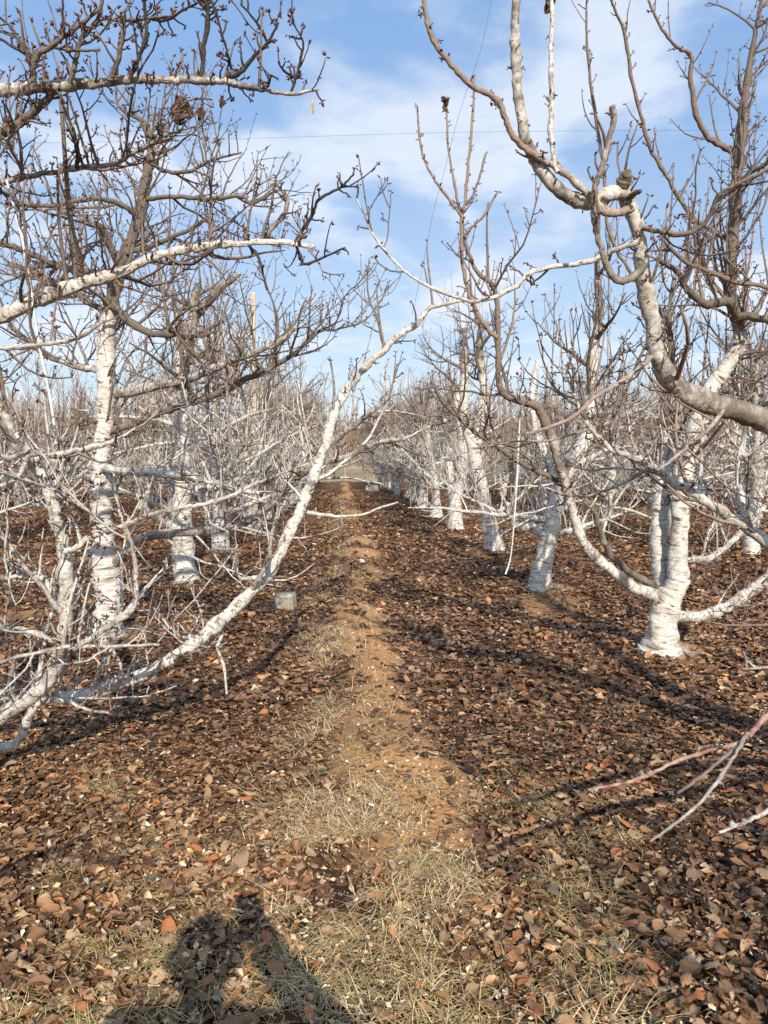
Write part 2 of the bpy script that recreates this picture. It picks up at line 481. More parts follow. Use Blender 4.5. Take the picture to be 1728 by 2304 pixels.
def clothe(tw, buds, pts, rad, r=rng, dens=1.0, up=0.16, lat=(0.14, 0.55), paint_lo=0.62, paint_top=2.4,
           budn=5, budsize=0.013, start=0.06, spurs=1.0, lens=1.0, sprout=0.12, tsides=3, spurlen=1.0, spacing=0.10, sub=0.065):
    """grow side shoots, twigs, spurs and buds on one limb"""
    S = plen(pts)
    n = int(S / spacing * dens + 0.5)
    for k in range(n):
        s = start + (1 - start) * (k + r.random()) / n
        p, t, i, f = along(pts, min(s, 0.999))
        pr = rad[i] + (rad[min(i + 1, len(rad) - 1)] - rad[i]) * f
        side = rv(r).cross(t).normalized()
        d = (side * 0.8 + Vector((0, 0, 0.45)) + t * 0.35).normalized()
        L = r.uniform(*lat) * lens * (1.15 - 0.45 * s)
        is_sprout = r.random() < sprout * float(sstep(0.9, 1.9, p.z))
        if is_sprout:
            d = (Vector((0, 0, 1)) + side * 0.35).normalized(); L *= 1.7
        r0 = min(pr * 0.6, 0.0042 + L * 0.0115) * r.uniform(0.8, 1.2)
        nn = 6
        q = shoot(p, d, L, nn, up * r.uniform(0.2, 1.6), 0.07 if is_sprout else 0.22, r)
        rr = taper(r0, max(0.0023, r0 * 0.45), nn)
        pz = paint_at(p.z, paint_lo, paint_top) + r.uniform(-0.12, 0.12)
        tw.add(q, rr, 5 if tsides > 3 else 4, pz, r.uniform(0.2, 1.0) if p.z > 1.3 else r.uniform(0, 0.6))
        cluster(buds, q[-1], (q[-1] - q[-2]).normalized(), 3, budsize, r)
        m = int(L / sub * dens)
        for j in range(m):
            ss = 0.12 + 0.86 * (j + r.random()) / m
            p2, t2, _, _ = along(q, ss)
            sd = rv(r).cross(t2).normalized()
            d2 = (sd + t2 * 0.7 + Vector((0, 0, 0.25))).normalized()
            if r.random() < 0.42 * spurs or is_sprout:
                cluster(buds, p2 + sd * 0.003, d2, r.randint(1, 3) if is_sprout else r.randint(2, budn), budsize, r)
            else:
                L2 = L * r.uniform(0.12, 0.42) + 0.02
                q2 = shoot(p2, d2, L2, 4, up * 0.8, 0.22, r)
                tw.add(q2, taper(max(0.0027, rr[2] * 0.6), 0.0019, 4), 3, pz * 0.85, r.uniform(0.2, 1.0))
                cluster(buds, q2[-1], t2, r.randint(1, 4), budsize, r)
                if L2 > 0.08: cluster(buds, q2[2], sd, 2, budsize * 0.9, r)
    # short spurs straight on the limb
    for k in range(int(S / 0.07 * spurs * max(dens, 0.35))):
        p, t, i, f = along(pts, r.uniform(start, 0.999))
        pr = rad[i]
        sd = (rv(r).cross(t).normalized() + Vector((0, 0, 0.4))).normalized()
        L = r.uniform(0.012, 0.05)
        L *= spurlen
        q = [p + sd * pr * 0.6, p + sd * (pr + L * 0.5) + t * 0.004, p + sd * (pr + L) + t * L * 0.4]
        tw.add(q, taper(0.0042, 0.003, 3), 4, paint_at(p.z, paint_lo, paint_top), 0.2)
        cluster(buds, q[-1], sd, r.randint(2, budn), budsize, r)

def boughs(tw, bd, pts, rad, dens, kw, r=rng, L=(0.45, 1.15)):
    """secondary branches on a limb, each with its own shoots"""
    S = plen(pts); st = kw.get('start', 0.1); n = max(1, int(S * dens))
    k2 = dict(kw); k2.update(start=0.08, dens=0.75, lens=kw.get('lens', 1.0) * 0.6, spurs=kw.get('spurs', 1.0) * 0.8)
    for k in range(n):
        s = st + (0.96 - st) * (k + r.random()) / n
        p, t, i, f = along(pts, s)
        sd = rv(r).cross(t).normalized()
        d = (sd * 0.9 + t * 0.5 + Vector((0, 0, r.uniform(-0.15, 0.6) + (0.3 if p.z < 0.7 else 0)))).normalized()
        LL = r.uniform(*L) * (1.1 - 0.5 * s)
        q = shoot(p, d, LL, 9, r.uniform(0.0, 0.14), 0.24, r)
        r0 = min(rad[i] * 0.6, 0.006 + 0.009 * LL)
        rr = taper(r0, 0.0035, 9)
        tw.add(q, rr, 6, [paint_at(v.z, kw.get('paint_lo', 0.62) + 0.10, kw.get('paint_top', 2.4) + 0.2) for v in q], r.uniform(0, 0.6))
        clothe(tw, bd, q, rr, r=r, **{a_: b_ for a_, b_ in k2.items() if a_ != 'r'})

def smooth_path(P, W, sub=4):
    """Catmull-Rom through points, with radii"""
    pts, rad = [], []
    n = len(P)
    for i in range(n - 1):
        p0, p1, p2, p3 = P[max(i - 1, 0)], P[i], P[i + 1], P[min(i + 2, n - 1)]
        for k in range(sub):
            t = k / sub
            a_ = 2 * p1; b_ = p2 - p0; c_ = 2 * p0 - 5 * p1 + 4 * p2 - p3; d_ = -p0 + 3 * p1 - 3 * p2 + p3
            pts.append(0.5 * (a_ + b_ * t + c_ * t * t + d_ * t ** 3)); rad.append(W[i] + (W[i + 1] - W[i]) * t)
    pts.append(P[-1]); rad.append(W[-1])
    return pts, rad

# ------------------------------------------------------------------ ground
def graded(lo, hi, fine_lo, fine_hi, step, grow=1.13):
    v = list(np.arange(fine_lo, fine_hi + 1e-6, step)); s = step
    while v[-1] < hi: s *= grow; v.append(v[-1] + s)
    s = step; pre = []; x = fine_lo
    while x > lo: s *= grow; x -= s; pre.append(x)
    return np.array(pre[::-1] + v)
gx = graded(-420, 420, -3.6, 4.0, 0.06)
gy = graded(-60, 620, 1.2, 12, 0.06, 1.07)
X, Y = np.meshgrid(gx, gy)
Zg = ground_h(X, Y)
nx, ny = len(gx), len(gy)
i0 = (np.arange(ny - 1)[:, None] * nx + np.arange(nx - 1)[None]).ravel()
quads = np.stack([i0, i0 + 1, i0 + nx + 1, i0 + nx], 1)
soil = soil_mask(X, Y)
lime = np.zeros_like(X)
for mx, my in MOUNDS: lime = np.maximum(lime, 0.75 * np.exp(-((X - mx - 0.05) ** 2 + (Y - my + 0.12) ** 2) / 0.09))
dry = sstep(60.5, 64, Y) * np.clip(0.75 + 0.5 * vnoise(X, Y, 9, 31), 0, 1) * (1 - 0.75 * sstep(84, 100, Y))
ground = obj('ground', mesh_np('ground', np.stack([X, Y, Zg], -1).reshape(-1, 3), quads, None, M['ground'],
                               {'soil': soil.ravel(), 'dry': dry.ravel(), 'lime': lime.ravel()}))
tag(ground, 'orange brown orchard soil with a low earth ridge between the tree rows', 'ground', kind='structure')

# ------------------------------------------------------------------ trees seen close: traced limbs
TREES = {}
def hero_tree(key, base, label):
    b = Vector((base[0], base[1], gz(*base)))
    o = empty('orchard_tree', b)
    tag(o, label, 'tree', 'orchard trees')
    TREES[key] = (o, b)
    return o

def limb(key, name, trace, paint=None, sides=10, young=0.0, clothes=None, pre=None, stub=False, sub=6, wob=0.0, bough=0.0, matname='bark'):
    """trace: (x, y, depth, width) in measured pixels; pre: world points (Vector, radius) leading in from the trunk"""
    o, b = TREES[key]
    P, W = [], []
    for v, r_ in (pre or []): P.append(Vector(v)); W.append(r_)
    for x, y, d, w in trace:
        P.append(at(x, y, d)); W.append(w * K / FPX * d * 0.5)
    pts, rad = smooth_path(P, W, sub)
    for i in range(1, len(pts) - 1): pts[i] = pts[i] + rv() * min(rad[i] * (0.10 if rad[i] > 0.03 else 0.32), 0.22 * (pts[i + 1] - pts[i]).length)
    pa = [paint_at(p.z, 0.97, 2.7) if paint is None else (paint(p.z) if callable(paint) else paint) for p in pts]
    tb = Tubes(); tb.add(pts, rad, sides, pa, young)
    part = obj(name, tb.mesh(name, M[matname], b, 0.13), o)
    if stub:
        pass
    if clothes is not None:
        tw, bd = Tubes(), []
        clothe(tw, bd, pts, rad, **clothes)
        if bough: boughs(tw, bd, pts, rad, bough, clothes)
        if tw.n:
            t_ = obj('twigs', tw.mesh('twigs', M['bark_shaded' if matname == 'bark_shaded' else 'bark'], b), part); t_['kind'] = 'stuff'
        if bd:
            b_ = obj('buds', bud_mesh('buds', bd, b), part); b_['kind'] = 'stuff'
    return pts, rad, part

def D(lst, d0, d1=None):
    """attach a depth running from d0 to d1 to (x, y, w) triples"""
    d1 = d0 if d1 is None else d1; n = len(lst) - 1
    return [(x, y, d0 + (d1 - d0) * i / max(n, 1), w) for i, (x, y, w) in enumerate(lst)]

CL = dict(dens=1.0)
def cl(**kw):
    d = dict(budsize=0.018); d.update(kw); return d
HI = 0.25                                       # upper wood: thin remains of paint

# ---- right foreground tree, trunk beyond the right edge
hero_tree('R0', (2.5, 2.1), 'nearest tree on the right, thick curved limb with a sawn stub reaching into the sky')
limb('R0', 'trunk', [], pre=[((2.5, 2.1, -0.05), 0.15), ((2.5, 2.1, 0.15), 0.115), ((2.48, 2.1, 0.6), 0.10), ((2.52, 2.12, 1.1), 0.09), ((2.5, 2.15, 1.7), 0.07), ((2.55, 2.1, 2.4), 0.05), ((2.5, 2.2, 3.2), 0.02)], paint=0.95, sides=14, clothes=cl(lens=1.6, spacing=0.2))
A = limb('R0', 'branch', D([(1720, 930, 54), (1659, 911, 50), (1570, 880, 46), (1495, 856, 45), (1445, 816, 42), (1422, 772, 38), (1413, 726, 36), (1400, 651, 34), (1387, 576, 31), (1380, 510, 29), (1362, 455, 30), (1350, 418, 33), (1346, 384, 27)], 2.95, 2.7),
     paint=lambda z: 0.60 if z < 1.9 else 0.70, pre=[((2.5, 2.1, 1.15), 0.055), ((2.1, 2.5, 1.35), 0.05)], clothes=cl(dens=0.45, start=0.3, lens=0.9), sides=14)
limb('R0', 'pruning_stub', D([(1338, 414, 28), (1345, 402, 30), (1349, 390, 31), (1352, 380, 28), (1354, 375, 18)], 2.7, 2.64), paint=0.22, sides=14, clothes=None)
limb('R0', 'pruning_stub', D([(1360, 425, 14), (1375, 416, 10), (1383, 412, 8)], 2.7, 2.6), paint=0.25, sides=8)
limb('R0', 'branch', D([(1352, 420, 26), (1330, 415, 30), (1297, 424, 30), (1265, 438, 30), (1230, 425, 30), (1190, 395, 29), (1160, 350, 27), (1135, 300, 25), (1122, 225, 22), (1115, 150, 21), (1113, 75, 20), (1117, -60, 18), (1125, -260, 10)], 2.7, 2.6), paint=0.66, clothes=cl(dens=0.06, spurs=3.5, spurlen=0.25, lens=0.5, budn=3, budsize=0.014), sides=12)
limb('R0', 'branch', D([(1366, 450, 17), (1330, 460, 19), (1297, 450, 19), (1270, 420, 15), (1230, 382, 15), (1180, 350, 14), (1140, 325, 14), (1110, 295, 13), (1090, 250, 12), (1073, 215, 13), (1020, 185, 12), (975, 140, 12), (940, 95, 11), (922, 40, 10), (914, -30, 9), (908, -120, 6)], 2.68, 2.5), paint=lambda z: 0.62 - 0.5 * float(sstep(2.45, 2.75, z)), young=0.8, clothes=cl(dens=0.08, spurs=4, spurlen=0.35, lens=0.35, budn=4, budsize=0.015), sides=10)
limb('R0', 'branch', D([(1205, 372, 11), (1197, 345, 12), (1190, 275, 11), (1192, 200, 11), (1189, 125, 11), (1192, 50, 10), (1190, -50, 9)], 2.62), paint=0.72, clothes=cl(dens=0.0, spurs=3.5, spurlen=0.2, budn=3, budsize=0.013), sides=8)
limb('R0', 'branch', D([(1394, 572, 16), (1365, 600, 16), (1335, 606, 15), (1313, 575, 13), (1295, 525, 13), (1283, 470, 13), (1287, 400, 13), (1302, 360, 13), (1312, 310, 12), (1325, 260, 13), (1322, 228, 14)], 2.72, 2.5), paint=0.60, young=0.1, clothes=cl(dens=0.5, lens=0.5), sides=9)
limb('R0', 'branch', D([(1385, 520, 13), (1352, 532, 12), (1325, 541, 12), (1300, 555, 12), (1245, 570, 11), (1155, 585, 11), (1110, 622, 10), (1045, 648, 9), (1005, 648, 8), (930, 620, 7), (880, 590, 6), (830, 540, 6), (800, 495, 5), (785, 460, 5), (769, 428, 4)], 2.72, 3.1), paint=0.78, young=0.4, clothes=cl(dens=0.55, lens=0.75, start=0.3, sprout=0.3), sides=8)
limb('R0', 'branch', D([(1387, 492, 12), (1430, 500, 11), (1480, 506, 11), (1520, 485, 11), (1540, 450, 10), (1555, 420, 9), (1610, 390, 9), (1690, 350, 8)], 2.72, 2.5), paint=0.45, young=0.3, clothes=cl(dens=0.8, lens=0.8, sprout=0.3), sides=8)
limb('R0', 'branch', D([(1425, 756, 11), (1380, 796, 10), (1330, 831, 10), (1280, 861, 10), (1245, 896, 9), (1180, 926, 8), (1135, 936, 6)], 2.85, 2.5), paint=0.55, young=0.8, clothes=cl(dens=0.35, lens=0.6), sides=8)
limb('R0', 'branch', D([(1570, 876, 11), (1530, 926, 10), (1490, 961, 9), (1455, 991, 8), (1420, 1016, 6)], 2.9, 2.3), paint=0.6, young=0.6, clothes=cl(dens=0.6, lens=0.7), sides=8)
limb('R0', 'branch', D([(1740, 1225, 28), (1659, 1172, 26), (1615, 1140, 25), (1530, 1086, 22), (1455, 1041, 20), (1395, 998, 17), (1330, 974, 13), (1295, 946, 11), (1270, 916, 10), (1250, 876, 9), (1230, 826, 8), (1190, 776, 6)], 3.3, 3.6), paint=0.72, pre=[((2.5, 2.1, 0.75), 0.05), ((2.2, 2.6, 0.9), 0.04)], bough=3.2, clothes=cl(dens=0.8, start=0.25), sides=10)
# twigs close to the lens
limb('R0', 'branch', D([(1900, 1480, 18), (1740, 1520, 14), (1659, 1545, 12), (1609, 1598, 10), (1530, 1622, 8), (1455, 1648, 8), (1370, 1686, 7), (1270, 1706, 5)], 1.5, 1.15), paint=0.45, young=1.0, pre=[((2.5, 2.1, 0.9), 0.03), ((1.6, 1.8, 1.0), 0.02)], clothes=cl(dens=0.0, spurs=0.9, spurlen=0.2, budsize=0.010), sides=8, matname='red_shoot')
limb('R0', 'branch', D([(1606, 1600, 9), (1550, 1648, 8), (1500, 1688, 7), (1464, 1713, 5)], 1.26, 1.15), paint=0.5, young=0.7, clothes=cl(dens=0.0, spurs=0.9, budsize=0.011, lens=0.1, lat=(0.03, 0.05), sprout=0, spurlen=0.2), sides=7)
limb('R0', 'branch', D([(1612, 1590, 11), (1580, 1642, 9), (1530, 1713, 8), (1480, 1763, 7), (1405, 1818, 5)], 1.26, 1.1), paint=0.62, young=0.4, clothes=cl(dens=0.0, spurs=0.9, budsize=0.011, lens=0.1, lat=(0.03, 0.05), sprout=0, spurlen=0.2), sides=7)
limb('R0', 'branch', D([(1790, 1700, 14), (1659, 1753, 11), (1604, 1778, 9), (1554, 1798, 6)], 1.25, 1.1), paint=0.75, young=0.2, clothes=cl(dens=0.0, spurs=0.9, budsize=0.011, lens=0.1, lat=(0.03, 0.05), sprout=0, spurlen=0.2), sides=7, pre=[((2.5, 2.1, 0.85), 0.025), ((1.3, 1.7, 0.85), 0.014)])
limb('R0', 'branch', D([(1760, 1345, 6), (1659, 1350, 5), (1570, 1350, 4), (1515, 1340, 3)], 2.4, 2.2), paint=0.3, young=1.0, clothes=cl(dens=0.1, spurs=0.6, budsize=0.008, lens=0.3), sides=6, pre=[((2.5, 2.1, 0.8), 0.02)])
limb('R0', 'branch', D([(1760, 1435, 7), (1659, 1442, 6), (1605, 1445, 3)], 2.2, 2.1), paint=0.6, young=0.3, clothes=cl(dens=0.1, spurs=0.6, budsize=0.008, lens=0.3), sides=6, pre=[((2.5, 2.1, 0.7), 0.02)])

# ---- second tree on the right: the flared white trunk with several stems
hero_tree('R1', (2.50, 5.9), 'whitewashed tree with a short flared trunk dividing into several stems, right of the ridge')
d1 = 5.95
limb('R1', 'trunk', D([(1424, 1446, 128), (1424, 1422, 96), (1426, 1398, 80), (1429, 1372, 66), (1431, 1345, 59), (1438, 1305, 60), (1458, 1270, 47), (1467, 1210, 40), (1467, 1135, 38), (1475, 1060, 38), (1492, 985, 38), (1502, 936, 38), (1530, 851, 36), (1570, 791, 34), (1598, 736, 31), (1592, 686, 31), (1577, 625, 29), (1580, 550, 26), (1587, 450, 24), (1595, 350, 20), (1602, 250, 17), (1617, 165, 14), (1630, 75, 11), (1645, 0, 8), (1650, -60, 5)], d1, 5.5), sides=18, paint=lambda z: 1.0 - 0.75 * float(sstep(1.9, 3.0, z)), bough=7.0, clothes=cl(dens=0.8, start=0.35, lens=1.2, spacing=0.16, sprout=0.3))
limb('R1', 'stem', D([(1432, 1320, 44), (1430, 1262, 38), (1422, 1185, 36), (1425, 1110, 34), (1430, 1050, 33), (1442, 960, 26), (1437, 870, 20), (1450, 780, 15), (1445, 690, 10), (1455, 600, 5)], d1, 6.2), sides=14, bough=7.0, clothes=cl(dens=0.8, start=0.3, lens=1.0))
limb('R1', 'branch', D([(1440, 1300, 30), (1415, 1286, 27), (1370, 1270, 24), (1330, 1240, 23), (1290, 1206, 24), (1262, 1175, 22), (1245, 1130, 20), (1230, 1080, 20), (1215, 1025, 20), (1207, 1001, 20), (1195, 951, 20), (1175, 906, 20), (1160, 878, 21), (1125, 866, 18), (1097, 857, 16), (1080, 836, 14), (1075, 791, 12), (1075, 726, 11), (1072, 650, 10), (1063, 615, 10), (1030, 585, 8), (1005, 525, 8), (997, 465, 8)], 5.9, 5.0), sides=12, paint=lambda z: 0.76 - 0.16 * float(sstep(0.9, 1.6, z)) - 0.4 * float(sstep(1.6, 2.2, z)), young=0.4, bough=3.2, clothes=cl(dens=0.5, start=0.25, lens=0.7))
fork = [[(997, 467, 7), (970, 430, 6), (940, 390, 6), (915, 340, 5), (905, 285, 5), (902, 228, 4)],
        [(996, 460, 6), (990, 440, 6), (980, 390, 6), (968, 310, 5), (964, 230, 4)],
        [(998, 460, 7), (1004, 440, 7), (1012, 350, 6), (1021, 250, 6), (1024, 160, 4)],
        [(1004, 445, 6), (1020, 425, 5), (1035, 385, 5), (1050, 330, 4)],
        [(1003, 510, 5), (1020, 490, 5), (1045, 465, 5), (1075, 415, 4)]]
for f_ in fork:
    limb('R1', 'branch', D(f_, 5.0, 4.9), sides=6, paint=0.10, young=0.9, clothes=cl(dens=0.06, spurs=7, spurlen=0.2, budn=3, budsize=0.015, lens=0.3))
limb('R1', 'branch', D([(1075, 730, 10), (1045, 700, 10), (1015, 640, 9), (1000, 575, 8), (997, 500, 7), (997, 460, 6)], 5.05, 5.0), sides=8, paint=0.10, young=0.8, clothes=cl(dens=0.4, lens=0.7))
limb('R1', 'branch', D([(1425, 1280, 18), (1405, 1260, 17), (1370, 1240, 15), (1325, 1205, 14), (1300, 1160, 13), (1280, 1095, 12), (1240, 1065, 11), (1185, 1030, 11), (1130, 1004, 11), (1080, 968, 11), (1030, 936, 10), (990, 901, 9), (955, 866, 8), (930, 816, 5)], 5.95, 5.4), sides=9, paint=0.50, bough=3.2, clothes=cl(dens=0.7, start=0.3, lens=0.8))
limb('R1', 'branch', D([(1440, 1320, 24), (1470, 1330, 23), (1520, 1330, 25), (1570, 1311, 25), (1620, 1277, 25), (1659, 1250, 25), (1730, 1190, 22), (1800, 1120, 12)], 5.9, 5.5), sides=12, paint=0.98, bough=2.5, clothes=cl(dens=0.5, start=0.3))
limb('R1', 'branch', D([(1465, 1215, 15), (1485, 1210, 14), (1530, 1205, 14), (1570, 1180, 14), (1605, 1145, 13), (1650, 1095, 12), (1700, 1010, 8)], 5.9, 5.9), sides=9, paint=0.7, bough=3.2, clothes=cl(dens=0.7))
limb('R1', 'branch', D([(1598, 335, 14), (1580, 325, 14), (1550, 310, 12), (1520, 285, 12), (1502, 235, 11), (1492, 175, 10), (1492, 120, 9), (1460, 100, 7), (1425, 55, 6), (1400, 0, 5)], 5.7, 5.2), sides=8, paint=0.12, young=0.4, clothes=cl(dens=0.5, lens=0.8, spurs=1.4))
limb('R1', 'branch', D([(1583, 520, 10), (1530, 495, 9), (1480, 450, 9), (1440, 380, 9), (1405, 320, 9), (1385, 250, 8), (1365, 175, 8), (1350, 75, 7), (1330, 25, 5), (1315, -10, 4)], 5.7, 5.0), sides=8, paint=0.25, young=0.6, clothes=cl(dens=0.45, lens=0.7, spurs=1.6))
limb('R1', 'branch', D([(1440, 690, 10), (1370, 600, 8), (1315, 500, 7), (1305, 375, 7), (1290, 275, 7), (1275, 175, 6), (1267, 75, 5), (1267, -10, 4)], 6.0, 5.4), sides=7, paint=0.2, young=0.6, clothes=cl(dens=0.4, lens=0.7, spurs=1.6))
limb('R1', 'branch', D([(1596, 690, 22), (1575, 652, 20), (1520, 655, 17), (1485, 625, 14), (1460, 585, 12), (1420, 560, 8)], 5.6, 5.0), bough=3.2, sides=9, paint=0.25, clothes=cl(dens=0.9))
limb('R1', 'branch', D([(1590, 690, 18), (1615, 682, 18), (1659, 690, 16), (1740, 650, 12)], 5.6, 5.4), sides=9, paint=0.4, clothes=cl())
limb('R1', 'branch', D([(1700, 640, 9), (1659, 621, 9), (1590, 609, 10), (1530, 585, 10), (1480, 565, 9), (1430, 515, 7)], 5.2, 4.8), sides=7, paint=0.15, young=0.3, bough=3.2, clothes=cl(lens=0.8))
limb('R1', 'branch', D([(1585, 500, 8), (1600, 395, 10), (1659, 350, 10), (1730, 290, 7)], 5.6, 5.0), sides=7, paint=0.2, young=0.3, bough=3.2, clothes=cl(lens=0.9))

# ---- left foreground tree, trunk beyond the left edge
hero_tree('L0', (-2.0, 3.2), 'nearest tree on the left, its long white limb rising diagonally across the ridge')
limb('L0', 'trunk', [], pre=[((-2.0, 3.2, -0.05), 0.15), ((-2.0, 3.2, 0.12), 0.12), ((-2.02, 3.2, 0.6), 0.10), ((-1.98, 3.22, 1.2), 0.09), ((-2.02, 3.2, 1.8), 0.075), ((-2.0, 3.15, 2.6), 0.05), ((-1.95, 3.1, 3.4), 0.02)], paint=0.95, sides=14, clothes=cl(lens=1.1, spacing=0.25, sprout=0.05))
limb('L0', 'branch', D([(-60, 1580, 36), (0, 1546, 36), (45, 1518, 33), (100, 1478, 32), (125, 1426, 33), (140, 1356, 31), (143, 1281, 31), (137, 1181, 30), (122, 1121, 30), (110, 1070, 30), (85, 1016, 29), (55, 976, 30), (25, 936, 25), (0, 880, 22), (-40, 800, 16)], 3.35, 3.0), pre=[((-2.0, 3.2, 0.22), 0.05)], paint=0.70, sides=14, bough=3.5, clothes=cl(dens=0.8, lens=0.7, spurs=1.2, budsize=0.019, budn=7, paint_lo=0.72))
limb('L0', 'branch', D([(-60, 1505, 28), (0, 1502, 26), (80, 1506, 25), (165, 1506, 25), (215, 1491, 26), (260, 1476, 25), (310, 1456, 25), (360, 1428, 24), (415, 1394, 27), (465, 1351, 31), (500, 1321, 29), (540, 1281, 27), (575, 1246, 26), (600, 1201, 24), (630, 1141, 23), (655, 1086, 22), (667, 1055, 22), (695, 986, 20), (715, 916, 20), (740, 856, 20), (770, 816, 18), (800, 781, 15), (830, 756, 14), (860, 725, 13), (905, 695, 11), (927, 667, 10), (970, 655, 8), (1004, 649, 6)], 3.75, 4.3), pre=[((-2.0, 3.2, 0.35), 0.06)], paint=lambda z: 0.97 if z < 1.9 else 0.72, sides=14, bough=1.0, clothes=cl(dens=0.4, lens=0.7, paint_lo=0.85, spurs=0.6))
limb('L0', 'branch', D([(105, 1492, 18), (90, 1508, 19), (66, 1540, 19), (47, 1586, 19), (30, 1610, 20), (0, 1614, 18)], 3.75, 3.75), paint=1.0, sides=10)
limb('L0', 'branch', D([(650, 1106, 10), (680, 1110, 10), (700, 1113, 9), (735, 1116, 8), (780, 1112, 6), (830, 1094, 5), (860, 1085, 3)], 4.15, 4.0), paint=0.9, sides=7, clothes=cl(dens=0.25, lens=0.4, spurs=0.4))
limb('L0', 'branch', D([(690, 1000, 13), (705, 996, 13), (746, 988, 13), (777, 972, 14), (801, 961, 12), (840, 951, 10), (871, 948, 8), (930, 920, 5)], 4.2, 4.1), paint=0.6, sides=8, clothes=cl(dens=0.8, lens=0.7))
limb('L0', 'branch', D([(680, 1030, 7), (704, 1034, 6), (753, 1032, 5), (781, 1038, 5), (826, 1045, 3)], 4.2, 4.4), paint=0.7, sides=6, clothes=cl(dens=0.5, lens=0.4))
limb('L0', 'branch', D([(575, 1245, 12), (520, 1250, 8), (512, 1220, 7), (510, 1195, 5)], 4.1, 3.9), paint=0.9, sides=6, clothes=cl(dens=0.3, lens=0.5))
limb('L0', 'branch', D([(480, 1345, 9), (478, 1375, 8), (470, 1400, 7), (485, 1445, 6), (490, 1500, 5)], 4.05, 3.8), paint=0.85, sides=6, clothes=cl(dens=0.5, lens=0.5))
limb('L0', 'branch', D([(-60, 715, 32), (0, 685, 31), (65, 655, 31), (130, 628, 30), (190, 608, 28), (250, 594, 25), (290, 575, 20), (350, 550, 18), (425, 535, 16), (500, 527, 15), (600, 522, 13), (680, 533, 8)], 3.7, 3.4), pre=[((-2.0, 3.2, 1.75), 0.05)], paint=0.80, sides=12, bough=3.2, clothes=cl(dens=0.75, start=0.2, lens=1.0, spurs=1.3))
limb('L0', 'branch', D([(600, 523, 9), (575, 515, 12), (590, 490, 11), (615, 460, 10), (620, 430, 8), (600, 400, 5)], 3.5, 3.4), paint=0.5, sides=7, clothes=cl(dens=0.9, lens=0.5, spurs=1.5))
limb('L0', 'branch', D([(640, 524, 9), (655, 495, 8), (675, 465, 8), (690, 430, 7), (735, 405, 5), (765, 375, 4)], 3.45, 3.3), paint=0.2, sides=7, matname='bark_shaded', clothes=cl(dens=0.8, lens=0.5, spurs=2.2))
limb('L0', 'branch', D([(640, 528, 7), (650, 560, 7), (665, 570, 6), (745, 535, 4)], 3.45, 3.3), paint=0.1, sides=6, matname='bark_shaded', clothes=cl(dens=0.6, lens=0.5, spurs=2))
limb('L0', 'branch', D([(535, 530, 6), (555, 550, 6), (565, 580, 5), (577, 625, 4)], 3.5, 3.4), paint=0.05, sides=6, matname='bark_shaded', clothes=cl(dens=0.4, lens=0.4, spurs=2))
TOP = dict(dens=0.75, lens=0.42, spurs=3.2, budsize=0.019, budn=7)
limb('L0', 'branch', D([(-120, 205, 28), (0, 195, 27), (65, 190, 26), (130, 185, 24), (200, 180, 20), (270, 172, 17), (310, 172, 17), (370, 173, 16), (435, 175, 15), (480, 175, 15), (520, 185, 14), (575, 195, 10), (625, 203, 8), (688, 193, 5)], 3.1, 2.9), pre=[((-2.0, 3.15, 2.6), 0.045)], paint=lambda z: 0.66, sides=12, clothes=cl(**{**TOP, 'dens': 0.4}))
tops = [[(435, 172, 9), (440, 100, 10), (450, 45, 11), (445, 0, 7), (430, -40, 5)], [(500, 152, 6), (492, 115, 5), (480, 75, 5), (465, 15, 4)],
        [(480, 174, 10), (520, 156, 9), (550, 120, 8), (580, 90, 7), (602, 48, 5)], [(578, 92, 6), (555, 50, 5), (520, 8, 4)],
        [(628, 202, 6), (640, 165, 6), (650, 125, 6), (655, 95, 5), (645, 70, 4), (630, 45, 3)], [(640, 170, 5), (615, 155, 5), (600, 132, 3)],
        [(280, 172, 10), (300, 125, 9), (315, 85, 8), (315, 30, 6), (310, -10, 5)], [(240, 170, 14), (258, 120, 11), (268, 60, 8), (270, 20, 4)],
        [(150, 180, 11), (165, 125, 10), (175, 85, 10), (210, 45, 9), (222, -10, 6)], [(70, 186, 16), (75, 130, 14), (110, 100, 10), (165, 60, 9), (215, 20, 6)],
        [(75, 132, 9), (45, 95, 8), (20, 55, 7), (-10, 30, 6)], [(74, 130, 8), (35, 105, 7), (-10, 78, 6)], [(105, 100, 6), (150, 108, 6), (215, 108, 5)],
        [(310, 35, 6), (355, 45, 6), (400, 20, 5), (430, 5, 4)], [(575, 193, 6), (583, 175, 5), (585, 162, 4)], [(130, 95, 6), (135, 45, 6), (135, -10, 4)],
        [(215, 35, 7), (260, 45, 7), (320, 40, 6), (360, 35, 4)]]
for f_ in tops:
    limb('L0', 'branch', D(f_, 2.98, 2.85), sides=8, paint=0.40 if f_[0][0] < 290 else 0.05, young=0.1, matname='bark' if f_[0][0] < 275 else 'bark_shaded', clothes=cl(**TOP))
limb('L0', 'branch', D([(-90, 350, 20), (0, 292, 19), (30, 275, 19), (70, 245, 18), (108, 208, 16), (120, 190, 12)], 3.2, 3.05), pre=[((-2.0, 3.15, 2.4), 0.045)], paint=0.45, sides=10, clothes=cl(**TOP))
limb('L0', 'branch', D([(-60, 405, 14), (0, 395, 13), (65, 380, 12), (150, 367, 11), (200, 360, 11), (250, 352, 10), (280, 335, 9), (320, 315, 8), (350, 295, 7), (395, 280, 5)], 3.5, 3.3), pre=[((-2.0, 3.15, 2.3), 0.04)], paint=0.62, sides=9, bough=3.2, clothes=cl(dens=1.0, lens=0.9, spurs=1.6))
